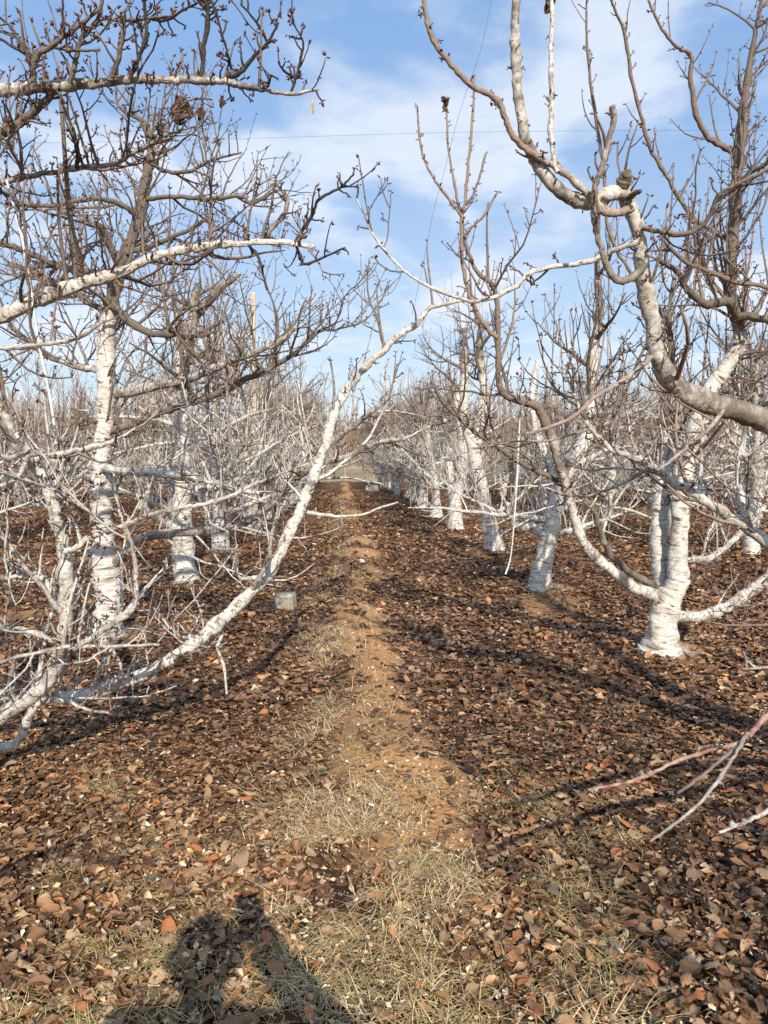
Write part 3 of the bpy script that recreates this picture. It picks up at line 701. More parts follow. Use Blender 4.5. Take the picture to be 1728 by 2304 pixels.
limb('L0', 'branch', D([(165, 365, 9), (168, 330, 9), (160, 290, 9), (148, 255, 8), (140, 235, 6)], 3.4, 3.3), paint=0.05, sides=7, matname='bark_shaded', clothes=cl(**TOP))
near = [([(80, 992, 15), (145, 977, 14), (200, 966, 12), (255, 951, 10)], 3.05, 2.9), ([(122, 1071, 12), (165, 1086, 11), (200, 1116, 10), (215, 1141, 9), (240, 1170, 6)], 3.1, 2.9),
        ([(140, 1190, 13), (165, 1184, 13), (190, 1162, 12), (225, 1151, 11), (280, 1131, 11), (325, 1111, 10), (400, 1096, 9), (450, 1086, 8), (500, 1071, 8), (550, 1046, 7), (600, 1026, 6), (665, 1001, 4)], 3.1, 3.0),
        ([(140, 1400, 13), (170, 1396, 13), (220, 1361, 12), (265, 1336, 12), (293, 1301, 11), (293, 1221, 10), (280, 1161, 8), (255, 1100, 5)], 3.2, 2.9), ([(140, 1398, 9), (200, 1397, 9), (250, 1396, 8), (345, 1393, 6)], 3.2, 3.0),
        ([(140, 1330, 12), (115, 1301, 12), (95, 1252, 10), (45, 1245, 10), (-20, 1255, 9)], 3.2, 3.1), ([(128, 1395, 13), (120, 1386, 13), (50, 1361, 14), (0, 1356, 14), (-40, 1340, 12)], 3.2, 3.0),
        ([(150, 1396, 8), (50, 1416, 8), (0, 1431, 8), (-40, 1440, 7)], 3.1, 2.8), ([(-40, 756, 11), (0, 752, 11), (75, 747, 11), (165, 732, 9), (215, 700, 6)], 2.9, 2.7),
        ([(120, 1500, 10), (135, 1450, 10), (165, 1400, 9), (190, 1330, 8), (160, 1290, 6)], 3.5, 3.3), ([(55, 978, 12), (20, 990, 12), (-40, 980, 12)], 3.0, 2.8),
        ([(60, 980, 10), (40, 1030, 9), (0, 1050, 8)], 3.0, 2.8), ([(255, 1478, 7), (262, 1440, 6), (245, 1405, 6), (235, 1370, 4)], 3.8, 3.7),
        ([(225, 1480, 6), (230, 1450, 6), (240, 1400, 5)], 3.7, 3.6), ([(360, 1422, 7), (410, 1410, 6), (455, 1398, 5)], 3.9, 3.7), ([(440, 1385, 7), (385, 1370, 7), (345, 1330, 6), (325, 1310, 4)], 4.0, 3.8),
        ([(125, 1500, 9), (180, 1530, 7), (240, 1540, 5)], 3.6, 3.4), ([(35, 1520, 8), (20, 1480, 8), (30, 1430, 7), (15, 1380, 6)], 3.3, 3.1)]
for f_, a0, a1 in near:
    limb('L0', 'branch', D(f_, a0, a1), sides=9, paint=0.72, young=0.3, bough=2.4, clothes=cl(dens=0.8, lens=0.6, spurs=1.0, budsize=0.019, budn=7, paint_lo=0.70, sprout=0.05))

# ---- second tree on the left: straight leader
hero_tree('L1', (-2.02, 6.35), 'whitewashed tree with a straight leader and dark bare top, second in the left row')
d2 = 6.35
limb('L1', 'trunk', D([(240, 1416, 130), (239, 1394, 92), (237, 1370, 73), (236, 1340, 63), (235, 1281, 58), (222, 1181, 52), (220, 1126, 47), (220, 1026, 41), (225, 926, 40), (230, 851, 42), (227, 776, 39), (230, 721, 36), (238, 680, 34), (244, 640, 32), (265, 565, 30), (287, 510, 27), (305, 450, 25), (315, 390, 23), (325, 340, 20), (323, 300, 18), (310, 265, 16)], d2, 6.2), sides=18, paint=lambda z: 1.0 - 0.68 * float(sstep(2.55, 2.85, z)), bough=7.0, clothes=cl(dens=0.6, start=0.3, lens=1.0, spacing=0.15, up=0.06, sprout=0.05))
limb('L1', 'branch', D([(312, 268, 15), (300, 255, 10), (275, 245, 8), (255, 225, 6), (250, 190, 4)], 6.2), sides=7, paint=0.1, clothes=cl(spurs=1.5))
more = [([(235, 1230, 22), (280, 1182, 21), (325, 1157, 20), (390, 1151, 19), (450, 1146, 18), (500, 1138, 18), (550, 1116, 17), (590, 1086, 16), (635, 1041, 16), (675, 1001, 15), (715, 956, 14), (770, 916, 12), (800, 891, 10), (850, 850, 7)], 6.3, 5.6, 0.62),
        ([(225, 1010, 18), (250, 1016, 17), (320, 1021, 17), (390, 1027, 16), (450, 1041, 16), (500, 1056, 14), (560, 1066, 9)], 6.2, 5.4, 0.9),
        ([(232, 852, 22), (280, 847, 21), (350, 831, 20), (400, 821, 19), (450, 801, 18), (500, 781, 16), (550, 761, 14), (600, 741, 12), (640, 705, 8)], 6.3, 5.7, 0.62),
        ([(228, 935, 17), (300, 910, 15), (375, 881, 15), (430, 866, 14), (480, 846, 14), (535, 816, 13), (590, 791, 12), (640, 761, 10), (690, 716, 7), (725, 712, 5), (790, 690, 4), (835, 630, 3)], 6.3, 6.0, 0.5),
        ([(245, 660, 20), (260, 678, 18), (290, 701, 18), (330, 721, 16), (380, 721, 14), (425, 726, 10), (470, 715, 6)], 6.2, 6.0, 0.3),
        ([(262, 570, 16), (230, 520, 15), (215, 490, 15), (180, 480, 12)], 6.2, 5.9, 0.25), ([(275, 545, 14), (330, 530, 12), (400, 500, 9), (450, 470, 7)], 6.2, 6.0, 0.3),
        ([(265, 580, 18), (200, 590, 14), (120, 570, 13), (30, 535, 12), (-30, 520, 10)], 6.2, 5.6, 0.4), ([(300, 470, 11), (260, 440, 11), (200, 430, 10), (100, 445, 9), (40, 440, 7)], 6.2, 5.7, 0.35),
        ([(315, 430, 10), (380, 425, 9), (450, 430, 9), (520, 425, 8), (545, 440, 7), (600, 410, 4)], 6.2, 5.8, 0.3), ([(322, 330, 10), (345, 365, 9), (400, 372, 8), (460, 345, 6), (520, 330, 4)], 6.2, 5.9, 0.1),
        ([(238, 690, 14), (180, 640, 12), (100, 600, 11), (20, 570, 9)], 6.3, 6.8, 0.4), ([(228, 800, 16), (160, 790, 14), (90, 760, 12), (20, 700, 9)], 6.3, 6.6, 0.6)]
for f_, a0, a1, pt in more:
    limb('L1', 'branch', D(f_, a0, a1), sides=10, paint=pt, bough=5.0, clothes=cl(dens=0.9, start=0.15, lens=1.0, spurs=0.8, budsize=0.016, sprout=0.07, up=0.08, paint_lo=0.80, paint_top=3.4))

# ---- trees further back whose leaning and forked trunks stand out
def traced_tree(key, label, stems, nscaf, seed):
    """stems: list of traces with depth; the first is the trunk"""
    x, y, d, w = stems[0][0]
    b = at(x, y, d)
    hero_tree(key, (b.x, b.y), label)
    o, b = TREES[key]; r = random.Random(seed)
    built = [limb(key, 'trunk' if i == 0 else 'stem', st, sides=14, paint=lambda z: 1.0 - 0.45 * float(sstep(2.4, 3.4, z))) for i, st in enumerate(stems)]
    kw = dict(lat=(0.15, 0.55), paint_lo=0.80, paint_top=4.2, sprout=0.25, spurs=0.5, budsize=0.016, budn=4, spacing=0.13, sub=0.09, dens=0.9)
    az = r.uniform(0, 6)
    for k in range(nscaf):
        pts, rad, _ = built[k % 2 if key in ('R3', 'R4') else 0]
        for _t in range(20):
            p, t, i, f = along(pts, r.uniform(0.12, 0.97))
            if p.z > 0.55: break
        az += 2.4 + r.uniform(-0.4, 0.4); el = R(r.uniform(-2, 42))
        L = (2.0 - 0.38 * p.z) * r.uniform(0.7, 1.15)
        q = shoot(p, Vector((math.cos(az) * math.cos(el), math.sin(az) * math.cos(el), math.sin(el))), max(L, 0.5), 9, r.uniform(-0.02, 0.12), 0.17, r)
        rr = taper(min(rad[i] * 0.6, 0.022 + 0.011 * L), 0.006, 9, 0.8)
        tb = Tubes(); tb.add(q, rr, 8, [paint_at(v.z, 1.0, 3.8) for v in q])
        br = obj('branch', tb.mesh('branch', M['bark'], b, 0.11), o)
        tw, bd = Tubes(), []
        clothe(tw, bd, q, rr, r=r, **kw); boughs(tw, bd, q, rr, 3.8, kw, r, (0.4, 1.0))
        t_ = obj('twigs', tw.mesh('twigs', M['bark'], b), br); t_['kind'] = 'stuff'
        b_ = obj('buds', bud_mesh('buds', bd, b), br); b_['kind'] = 'stuff'

traced_tree('R2', 'whitewashed tree leaning right with a tall pale leader, third in the right row',
            [D([(1163, 1284, 74), (1165, 1268, 54), (1172, 1225, 44), (1183, 1170, 40), (1197, 1110, 35), (1210, 1050, 33), (1240, 990, 30), (1268, 935, 26), (1276, 860, 23), (1281, 776, 21), (1294, 676, 18), (1291, 600, 15), (1290, 545, 9)], 9.0, 9.0),
             D([(1205, 1070, 24), (1190, 1010, 20), (1165, 950, 17), (1150, 860, 14), (1160, 780, 9)], 9.0, 9.3),
             D([(1185, 1160, 24), (1150, 1140, 22), (1125, 1138, 17), (1105, 1120, 11), (1095, 1085, 7)], 9.0, 8.9)], 15, 61)
traced_tree('R3', 'whitewashed tree leaning left and forking into two upright stems, right of the ridge',
            [D([(1070, 1203, 60), (1068, 1190, 44), (1061, 1150, 36), (1046, 1085, 29), (1033, 1020, 27), (1021, 965, 29), (1004, 905, 22), (1001, 840, 18), (1005, 770, 17), (1003, 710, 10)], 13.0, 12.8),
             D([(1023, 975, 26), (1038, 910, 24), (1046, 850, 21), (1040, 790, 18), (1036, 740, 15), (1040, 690, 8)], 12.9, 12.9)], 15, 62)
traced_tree('R4', 'whitewashed tree with a stout low trunk and a slim stem, fifth in the right row',
            [D([(985, 1152, 46), (985, 1142, 36), (982, 1100, 32), (984, 1072, 31), (996, 1020, 26), (1000, 960, 22), (990, 900, 18), (985, 840, 12)], 17.1, 17.0),
             D([(978, 1078, 22), (972, 1020, 18), (970, 960, 14), (960, 900, 9)], 17.1, 17.3)], 14, 63)
traced_tree('L2', 'whitewashed tree with a straight white trunk, third in the left row behind the diagonal limb',
            [D([(403, 1268, 80), (402, 1254, 60), (398, 1200, 48), (396, 1150, 44), (394, 1080, 40), (392, 1000, 36), (398, 900, 33), (398, 840, 32), (392, 766, 28), (415, 700, 24), (420, 650, 20), (428, 610, 12)], 9.5, 9.3),
             D([(396, 1150, 22), (350, 1120, 20), (320, 1105, 16), (290, 1050, 10)], 9.4, 9.3),
             D([(415, 695, 20), (450, 650, 18), (480, 620, 16), (520, 590, 10)], 9.4, 9.2)], 16, 64)

# ------------------------------------------------------------------ grown trees (one set per kind, copied along the rows)
def scaffold_set(r, detail, height, nscaf, lean, fork):
    """returns list of (name, points, radii, paint) plus per-part twigs"""
    top = Vector((lean[0], lean[1], height * 0.80))
    n = 9; cv = r.uniform(-0.2, 0.2)
    P = [Vector((0, 0, -0.08)), Vector((0, 0, 0.02))]; W = [0.21, 0.145]
    for i in range(1, n):
        t = i / (n - 1)
        P.append(Vector((lean[0] * t ** 1.3 + cv * math.sin(t * 3.1), lean[1] * t ** 1.3 - cv * math.sin(t * 2.6), 0.08 + (top.z - 0.08) * t)) + Vector((r.uniform(-1, 1), r.uniform(-1, 1), 0)) * 0.05)
        W.append(0.108 * (1 - t) ** 0.62 + 0.014)
    tp, tr = smooth_path(P, W, 3)
    limbs = [('trunk', tp, tr, [r.uniform(0.93, 1.04) - 0.5 * float(sstep(2.3, 3.3, p.z)) for p in tp], 12)]
    az = r.uniform(0, 6.28)
    for k in range(nscaf):
        az += 2.4 + r.uniform(-0.4, 0.4)
        h = 0.62 + (height * 0.74 - 0.62) * ((k + r.random() * 0.7) / nscaf)
        s = (h + 0.08) / (top.z + 0.08)
        p, t, i, f = along(tp, min(0.97, s))
        el = R(r.uniform(5, 42)) if k > 1 else R(r.uniform(10, 30))
        L = (2.2 - 1.05 * (h / height)) * r.uniform(0.75, 1.15)
        d = Vector((math.cos(az) * math.cos(el), math.sin(az) * math.cos(el), math.sin(el)))
        q = shoot(p, d, L, 9, r.uniform(-0.01, 0.12), 0.15, r)
        rr = taper(min(tr[i] * 0.6, 0.026 + 0.012 * L), 0.007, 9, 0.8)
        limbs.append(('branch', q, rr, [paint_at(v.z, 0.98, 3.3) for v in q], 8 if detail else 6))
    return limbs

def build_kind(seed, detail, height=3.6, nscaf=15, lean=(0, 0)):
    """detail 2: limbs as separate parts; 1: trunk and crown"""
    r = random.Random(seed)
    limbs = scaffold_set(r, detail, height, nscaf + 4, lean, False)
    parts = []
    if detail == 2:
        tw, bd = Tubes(), []
        for nm, q, rr, pa, sd in limbs:
            tb = Tubes(); tb.add(q, rr, sd, pa); parts.append((nm, tb.mesh(nm, M['bark'], (0, 0, 0), 0.10), None))
            if nm != 'trunk': boughs(tw, bd, q, rr, 2.9, dict(lat=(0.15, 0.5), paint_lo=0.80, paint_top=4.3, sprout=0.25, spurs=0.4, budsize=0.017, budn=3, spacing=0.14, sub=0.10), r, (0.4, 1.0))
            clothe(tw, bd, q, rr, r=r, dens=0.95, lat=(0.2, 0.7), paint_lo=0.80, paint_top=4.3, start=0.35 if nm == 'trunk' else 0.1,
                   up=0.12, lens=1.0, sprout=0.28, spurs=0.5, budsize=0.017, budn=3, spacing=0.12, sub=0.09)
        parts.append(('twigs', tw.mesh('twigs', M['bark']), 'stuff'))
        parts.append(('buds', bud_mesh('buds', bd), 'stuff'))
    else:
        nm, q, rr, pa, sd = limbs[0]
        tb = Tubes(); tb.add(q, rr, 8, pa); parts.append(('trunk', tb.mesh('trunk', M['bark']), None))
        cr, dummy = Tubes(), []
        for nm, q, rr, pa, sd in limbs:
            if nm != 'trunk': cr.add(q, rr, 5, pa)
            S = plen(q); m = int(S / 0.07)
            for k in range(m):
                s = 0.12 + 0.87 * (k + r.random()) / m
                p, t, i, f = along(q, s)
                L = r.uniform(0.25, 0.85); sprout = r.random() < 0.35
                d = (rv(r).cross(t).normalized() + Vector((0, 0, 0.5)))
                if sprout: d = Vector((r.uniform(-.3, .3), r.uniform(-.3, .3), 1)); L *= 1.4
                g = shoot(p, d, L, 4, 0.15, 0.2, r)
                pz = paint_at(p.z, 0.80, 4.2) + r.uniform(-0.2, 0.15)
                cr.add(g, taper(0.010, 0.005, 4), 3, pz, r.uniform(0.2, 1))
                for j in range(4):
                    p2, t2, _, _ = along(g, r.uniform(0.2, 0.95))
                    g2 = shoot(p2, rv(r) + t2 * 0.8 + Vector((0, 0, 0.4)), r.uniform(0.12, 0.4), 3, 0.1, 0.2, r)
                    cr.add(g2, taper(0.006, 0.004, 3), 3, pz * 0.85, r.uniform(0.2, 1))
        parts.append(('crown', cr.mesh('crown', M['bark']), None))
    return parts

KINDS = {2: [build_kind(100 + i, 2, 3.45 + 0.12 * i, 14 + i % 3, ((-1) ** i * 0.16 * (i + 1), 0.14 * (i - 2))) for i in range(6)],
         1: [build_kind(200 + i, 1, 3.5 + 0.15 * i, 15, (0.15 * (i - 1), 0.1 * i)) for i in range(4)]}

def place_tree(kind, idx, x, y, rot, sc, label, tilt=(0, 0)):
    o = empty('orchard_tree', (x, y, gz(x, y)))
    o.rotation_euler = (tilt[0], tilt[1], rot); o.scale = (sc, sc, sc * rng.uniform(0.95, 1.06))
    tag(o, label, 'tree', 'orchard trees')
    for nm, me, knd in KINDS[kind][idx % len(KINDS[kind])]:
        p = obj(nm, me, o)
        if knd: p['kind'] = knd
    return o

ORD = ['first', 'second', 'third', 'fourth', 'fifth', 'sixth', 'seventh', 'eighth', 'ninth', 'tenth', 'eleventh', 'twelfth', 'thirteenth', 'fourteenth', 'fifteenth', 'sixteenth', 'seventeenth', 'eighteenth', 'nineteenth', 'twentieth']
def visible(x, y, margin=1.8):
    p = CAM_M.transposed() @ Vector((x, y, 0.5 - CAM_H))
    d = -p.z
    return d > 0.5 and abs(p.x) < d * 0.5 + margin
k = 0
for i, y in enumerate(right_y):
    if i < 4: continue
    k += 1
    x = 2.35 if i == 1 else ROW_R + rng.uniform(-0.12, 0.12)
    tilt = (0, R(10)) if i == 1 else ((0, R(-6)) if i == 2 else (R(rng.uniform(-4, 4)), R(rng.uniform(-6, 6))))
    place_tree(2 if y < 27 else 1, k, x, y, rng.uniform(0, 6.28), rng.uniform(1.02, 1.16), 'bare whitewashed tree, %s from the front in the row just right of the ridge' % ORD[i + 1], tilt if i > 2 else (0, 0))
for i, y in enumerate(left_y):
    if i < 3: continue
    k += 1
    place_tree(2 if y < 27 else 1, k, ROW_L + rng.uniform(-0.12, 0.12), y, rng.uniform(0, 6.28), rng.uniform(1.02, 1.16), 'bare whitewashed tree, %s from the front in the row just left of the ridge' % ORD[i])
for side, rows, x0 in ((1, 7, ROW_R), (-1, 6, ROW_L)):
    for j in range(1, rows + 1):
        x = x0 + side * GAP * j
        cnt = 0
        y = 3.4 + rng.uniform(0, 3)
        while y < 57:
            if visible(x, y):
                k += 1
                place_tree(2 if (y < 22 and j < 3) else 1, k, x + rng.uniform(-0.25, 0.25), y, rng.uniform(0, 6.28), rng.uniform(0.88, 1.08),
                           'bare whitewashed tree, %s one in view in the %s row %s of the ridge' % (ORD[cnt], ORD[j], 'right' if side > 0 else 'left'))
                cnt += 1
            y += 3.8 + rng.uniform(-0.3, 0.3)
# trees beside and behind the photographer, known by their shadows
place_tree(2, 1, 2.55, -1.9, 0.6, 1.0, 'bare tree behind the photographer on the right, showing as thin branch shadows on the leaves')
place_tree(2, 3, -2.0, -0.4, 2.2, 0.95, 'bare tree beside the photographer on the left, showing as branch shadows at the left edge')

# ------------------------------------------------------------------ far wood on the hillside
def far_wood():
    tb = Tubes(); r = random.Random(5)
    for i in range(500):
        y = r.uniform(88, 200) if i > 250 else r.uniform(84, 110)
        x = r.uniform(-0.62, 0.62) * y + 5
        z = gz(x, y)
        H = r.uniform(3.6, 6.0)
        left = x < -0.22 * y
        if left and r.random() < 0.45: H = r.uniform(8.5, 13)
        b = Vector((x, y, z - 0.2))
        tb.add(shoot(b, Vector((0, 0, 1)), H * 0.9, 3, 0, 0.06, r), taper(0.14, 0.04, 3), 4, 0.25, 0.4)
        for j in range(26 if not left else 34):
            h = r.uniform(0.15, 0.9) * H
            d = Vector((r.uniform(-1, 1), r.uniform(-1, 1), r.uniform(0.6, 2.2)))
            tb.add(shoot(b + Vector((0, 0, h)), d, r.uniform(0.18, 0.38) * H * (0.6 if H > 8 else 0.8), 3, 0.1, 0.2, r), taper(0.045, 0.02, 3), 3, 0.2, 0.5)
    return tb.mesh('far_wood', M['farwood'])
tag(obj('far_wood', far_wood()), 'brown mass of bare trees on the hillside behind the orchard', 'wood', kind='stuff')

# ------------------------------------------------------------------ leaf litter
def leaf_templates(count, rows, seed):
    """curled oval leaves: rows along the midrib, cols across it"""
    r = np.random.default_rng(seed); out = []
    cols = 5 if rows > 4 else 3
    for c in range(count):
        tt = np.linspace(0, 1, rows)
        prof = np.sin(np.pi * tt ** 0.85) ** 0.75 * (1 + 0.10 * r.normal(size=len(tt))); prof[0] = prof[-1] = 0.04
        bend, fold, tw = r.uniform(-1.1, 1.3), r.uniform(-0.6, 1.4), r.uniform(-0.6, 0.6)
        fl, fr = fold * r.uniform(0.4, 1.3), fold * r.uniform(0.4, 1.3)
        wav, wph = r.uniform(0.02, 0.09), r.uniform(0, 6.28)
        asp = r.uniform(0.25, 0.34)
        if r.random() < 0.35: prof[-2:] *= r.uniform(0.9, 2.2)             # torn tip
        V, x, z, pt = [], 0.0, 0.0, 0.0
        for i, t in enumerate(tt):
            ds = t - pt; ang = bend * (t - 0.5); x += ds * math.cos(ang); z += ds * math.sin(ang); pt = t
            for j in range(cols):
                sj = -1 + 2 * j / (cols - 1); wj = abs(sj) * prof[i] * asp
                f = (fl if sj < 0 else fr) * abs(sj)                         # curls more towards the margin
                yy = math.copysign(wj * math.cos(f * 0.8), sj); zz_ = wj * math.sin(f * 0.8) + wav * abs(sj) * math.sin(9 * t + wph + 2 * sj) + tw * (t - 0.5) * sj * asp
                V.append((x + r.normal() * 0.015 * abs(sj), yy, z + zz_))
        Tt = []
        for i in range(len(tt) - 1):
            for j in range(cols - 1):
                a_ = i * cols + j; Tt += [(a_, a_ + 1, a_ + cols + 1), (a_, a_ + cols + 1, a_ + cols)]
        V = np.array(V); V[:, 0] -= 0.5; V[:, 2] -= V[:, 2].mean()
        out.append((V, np.array(Tt)))
    return out

PAL = np.array([1.26, 1.22, 1.05]) * np.array([(0.060, 0.031, 0.017), (0.115, 0.060, 0.032), (0.185, 0.102, 0.056), (0.26, 0.140, 0.074), (0.21, 0.145, 0.095), (0.34, 0.225, 0.140), (0.29, 0.115, 0.050), (0.44, 0.34, 0.25), (0.10, 0.075, 0.052)])
PALW = np.array([0.19, 0.24, 0.21, 0.13, 0.08, 0.055, 0.025, 0.012, 0.06]); PALW /= PALW.sum()

def rot_mats(yaw, ax, tilt):
    c, s = np.cos(yaw), np.sin(yaw)
    Z = np.zeros((len(yaw), 3, 3)); Z[:, 0, 0] = c; Z[:, 0, 1] = -s; Z[:, 1, 0] = s; Z[:, 1, 1] = c; Z[:, 2, 2] = 1
    ux, uy = np.cos(ax), np.sin(ax); c, s = np.cos(tilt), np.sin(tilt); k_ = 1 - c
    T = np.zeros_like(Z)
    T[:, 0, 0] = c + ux * ux * k_; T[:, 0, 1] = ux * uy * k_; T[:, 0, 2] = uy * s
    T[:, 1, 0] = ux * uy * k_; T[:, 1, 1] = c + uy * uy * k_; T[:, 1, 2] = -ux * s
    T[:, 2, 0] = -uy * s; T[:, 2, 1] = ux * s; T[:, 2, 2] = c
    return T @ Z

def litter_density(x, y):
    """0..1 share of leaves kept here"""
    s = soil_mask(x, y)
    d = 1 - 0.90 * sstep(0.10, 0.7, s)
    strip = np.exp(-((x - ridge_c(y) + 0.15) / 0.22) ** 2)
    d = d * (1 - 0.55 * strip)
    bare = sstep(0.35, 0.7, vnoise(x, y, 0.55, 41)) * (1 - sstep(3.0, 4.5, y)) * (x < 0.3)
    return d * (1 - 0.7 * bare)

def scatter(y0, y1, dens, margin):
    n = int((y1 - y0) * (y1 * 1.08 + 2 * margin) * dens)
    y = NR.uniform(y0, y1, n); x = NR.uniform(-1, 1, n) * (y1 * 0.54 + margin) + math.tan(YAW) * y
    ok = np.abs(x - math.tan(YAW) * y) < y * 0.54 + margin
    x, y = x[ok], y[ok]
    keep = NR.random(len(x)) < litter_density(x, y)
    return x[keep], y[keep]

def litter_mesh(name, x, y, temps, size, lift, tilt, pal=PAL, palw=PALW, mat='leaf'):
    Vs, Ts, Cs, base = [], [], [], 0
    which = NR.integers(0, len(temps), len(x))
    for c, (V, T) in enumerate(temps):
        m = which == c; n = m.sum()
        if not n: continue
        px, py = x[m], y[m]
        pz = ground_h(px, py) + 0.012 + np.abs(NR.normal(0, lift, n))
        Rm = rot_mats(NR.uniform(0, 6.28, n), NR.uniform(0, 6.28, n), np.clip(NR.normal(0, tilt, n), -1.1, 1.1))
        sz = NR.uniform(size[0], size[1], n) * NR.choice([1.2, 1, 0.8, 0.6, 0.42], n)
        X_ = np.einsum('nij,vj->nvi', Rm, V) * sz[:, None, None] + np.stack([px, py, pz], 1)[:, None]
        col = pal[NR.choice(len(pal), n, p=palw)] * NR.uniform(0.6, 1.4, (n, 1)) * (1 + 0.28 * vnoise(px, py, 0.9, 61) + 0.15 * vnoise(px, py, 0.3, 62))[:, None]
        Vs.append(X_.reshape(-1, 3)); Cs.append(np.repeat(col, len(V), 0))
        Ts.append((T[None] + (np.arange(n) * len(V))[:, None, None] + base).reshape(-1, 3)); base += n * len(V)
    return mesh_np(name, np.concatenate(Vs), None, np.concatenate(Ts), M[mat], None, np.concatenate(Cs))

big_t = leaf_templates(22, 5, 3)
mid_t = leaf_templates(16, 4, 6)
small_t = leaf_templates(12, 3, 4)
for y0, y1, dens, temps, size, lift, tilt, marg in ((1.0, 4.6, 1950, big_t, (0.036, 0.068), 0.009, 0.22, 0.7), (4.6, 9.5, 680, mid_t, (0.052, 0.092), 0.012, 0.28, 0.9),
                                                    (9.5, 18, 175, small_t, (0.085, 0.13), 0.016, 0.32, 1.2), (18, 42, 45, small_t, (0.10, 0.16), 0.02, 0.4, 2.0)):
    x, y = scatter(y0, y1, dens, marg)
    lo = obj('leaf_litter', litter_mesh('leaf_litter', x, y, temps, size, lift, tilt), ground)
    lo['kind'] = 'stuff'

# crumbled leaf bits and chaff, paler where people walk
n = 34000
y = 1.1 + 5.5 * NR.random(n) ** 1.4; x = NR.uniform(-1, 1, n) * (y * 0.54 + 0.8) + math.tan(YAW) * y
walk = np.exp(-((x + 0.15) / 0.75) ** 2) * (1 - sstep(3.2, 5.0, y))
keep = NR.random(n) < 0.34 + 0.66 * walk
PALE = np.array([(0.46, 0.34, 0.20), (0.36, 0.25, 0.14), (0.28, 0.18, 0.10), (0.55, 0.44, 0.28), (0.18, 0.11, 0.06), (0.42, 0.38, 0.30)])
lo = obj('leaf_crumbs', litter_mesh('leaf_crumbs', x[keep], y[keep], small_t, (0.012, 0.034), 0.022, 0.5, PALE, np.array([0.2, 0.22, 0.22, 0.1, 0.2, 0.06])), ground)
lo['kind'] = 'stuff'

# the largest leaves one can pick out, one by one
leaf_meshes = []
for c in range(8):
    for t in range(5):
        V, T = big_t[(c * 2 + t) % 22]
        col = PAL[[2, 3, 5, 6, 4][t]] * 1.1
        leaf_meshes.append(mesh_np('leaf', V, None, T, M['leaf'], None, np.repeat(col[None], len(V), 0)))
n_leaf = 0
while n_leaf < 300:
    y = 1.75 + 1.9 * rng.random() ** 1.2; x = rng.uniform(-0.54, 0.54) * y + math.tan(YAW) * y
    if rng.random() > float(litter_density(x, y)) + 0.1: continue
    o = obj('leaf', rng.choice(leaf_meshes), ground, (x, y, gz(x, y) + 0.03 + 0.012 * rng.random()))
    s = rng.uniform(0.050, 0.080); o.scale = (s, s, s)
    o.rotation_euler = (rng.gauss(0, 0.25), rng.gauss(0, 0.25), rng.uniform(0, 6.28)); n_leaf += 1

# ------------------------------------------------------------------ dry grass, clods
def blades(name, px, py, length, lean, width, cols, lift=0.0):
    n = len(px); yaw = NR.uniform(0, 6.28, n); L = NR.uniform(length[0], length[1], n)
    el = NR.uniform(lean[0], lean[1], n); curve = NR.uniform(-0.2, 1.6, n); swirl = NR.normal(0, 0.55, n)
    segs = 4; P = np.stack([px, py, ground_h(px, py) + 0.005 + lift], 1); Vs = []
    w = NR.uniform(width[0], width[1], n)
    cur = P.copy()
    for i in range(segs + 1):
        t = i / segs; e = el - curve * t; yw = yaw + swirl * t
        side = np.stack([-np.sin(yw), np.cos(yw), np.zeros(n)], 1)
        ww = (w * (1 - 0.75 * t))[:, None]
        Vs.append(cur - side * ww); Vs.append(cur + side * ww)
        step = np.stack([np.cos(yw) * np.cos(e), np.sin(yw) * np.cos(e), np.sin(e)], 1) * (L / segs)[:, None]
        cur = cur + step
        cur[:, 2] = np.maximum(cur[:, 2], ground_h(cur[:, 0], cur[:, 1]) + 0.012 + 0.01 * NR.random(n))
    V = np.stack(Vs, 1); nv = 2 * (segs + 1)
    q = np.array([(2 * i, 2 * i + 1, 2 * i + 3, 2 * i + 2) for i in range(segs)])
    Q = (q[None] + (np.arange(n) * nv)[:, None, None]).reshape(-1, 4)
    col = np.array(cols)[NR.integers(0, len(cols), n)] * NR.uniform(0.75, 1.25, (n, 1))
    return mesh_np(name, V.reshape(-1, 3), Q, None, M['straw'], None, np.repeat(col, nv, 0))

STRAW = [(0.66, 0.48, 0.25), (0.56, 0.40, 0.20), (0.74, 0.58, 0.35), (0.46, 0.33, 0.15)]
WEED = [(0.52, 0.40, 0.16), (0.44, 0.34, 0.14), (0.60, 0.47, 0.23), (0.36, 0.29, 0.11)]
# along the left flank of the ridge
n = 26000
y = 2.9 + 34 * NR.random(n) ** 1.7
x = ridge_c(y) - 0.27 + NR.normal(0, 0.14, n)
keep = vnoise(x, y, 0.45, 51) + 0.4 * vnoise(x, y, 0.15, 52) > -0.12
g1 = obj('dry_grass', blades('dry_grass', x[keep], y[keep], (0.04, 0.15), (-0.1, 0.6), (0.0009, 0.0022), STRAW, 0.012))
tag(g1, 'straw coloured dry grass along the left flank of the earth ridge', 'grass', kind='stuff')
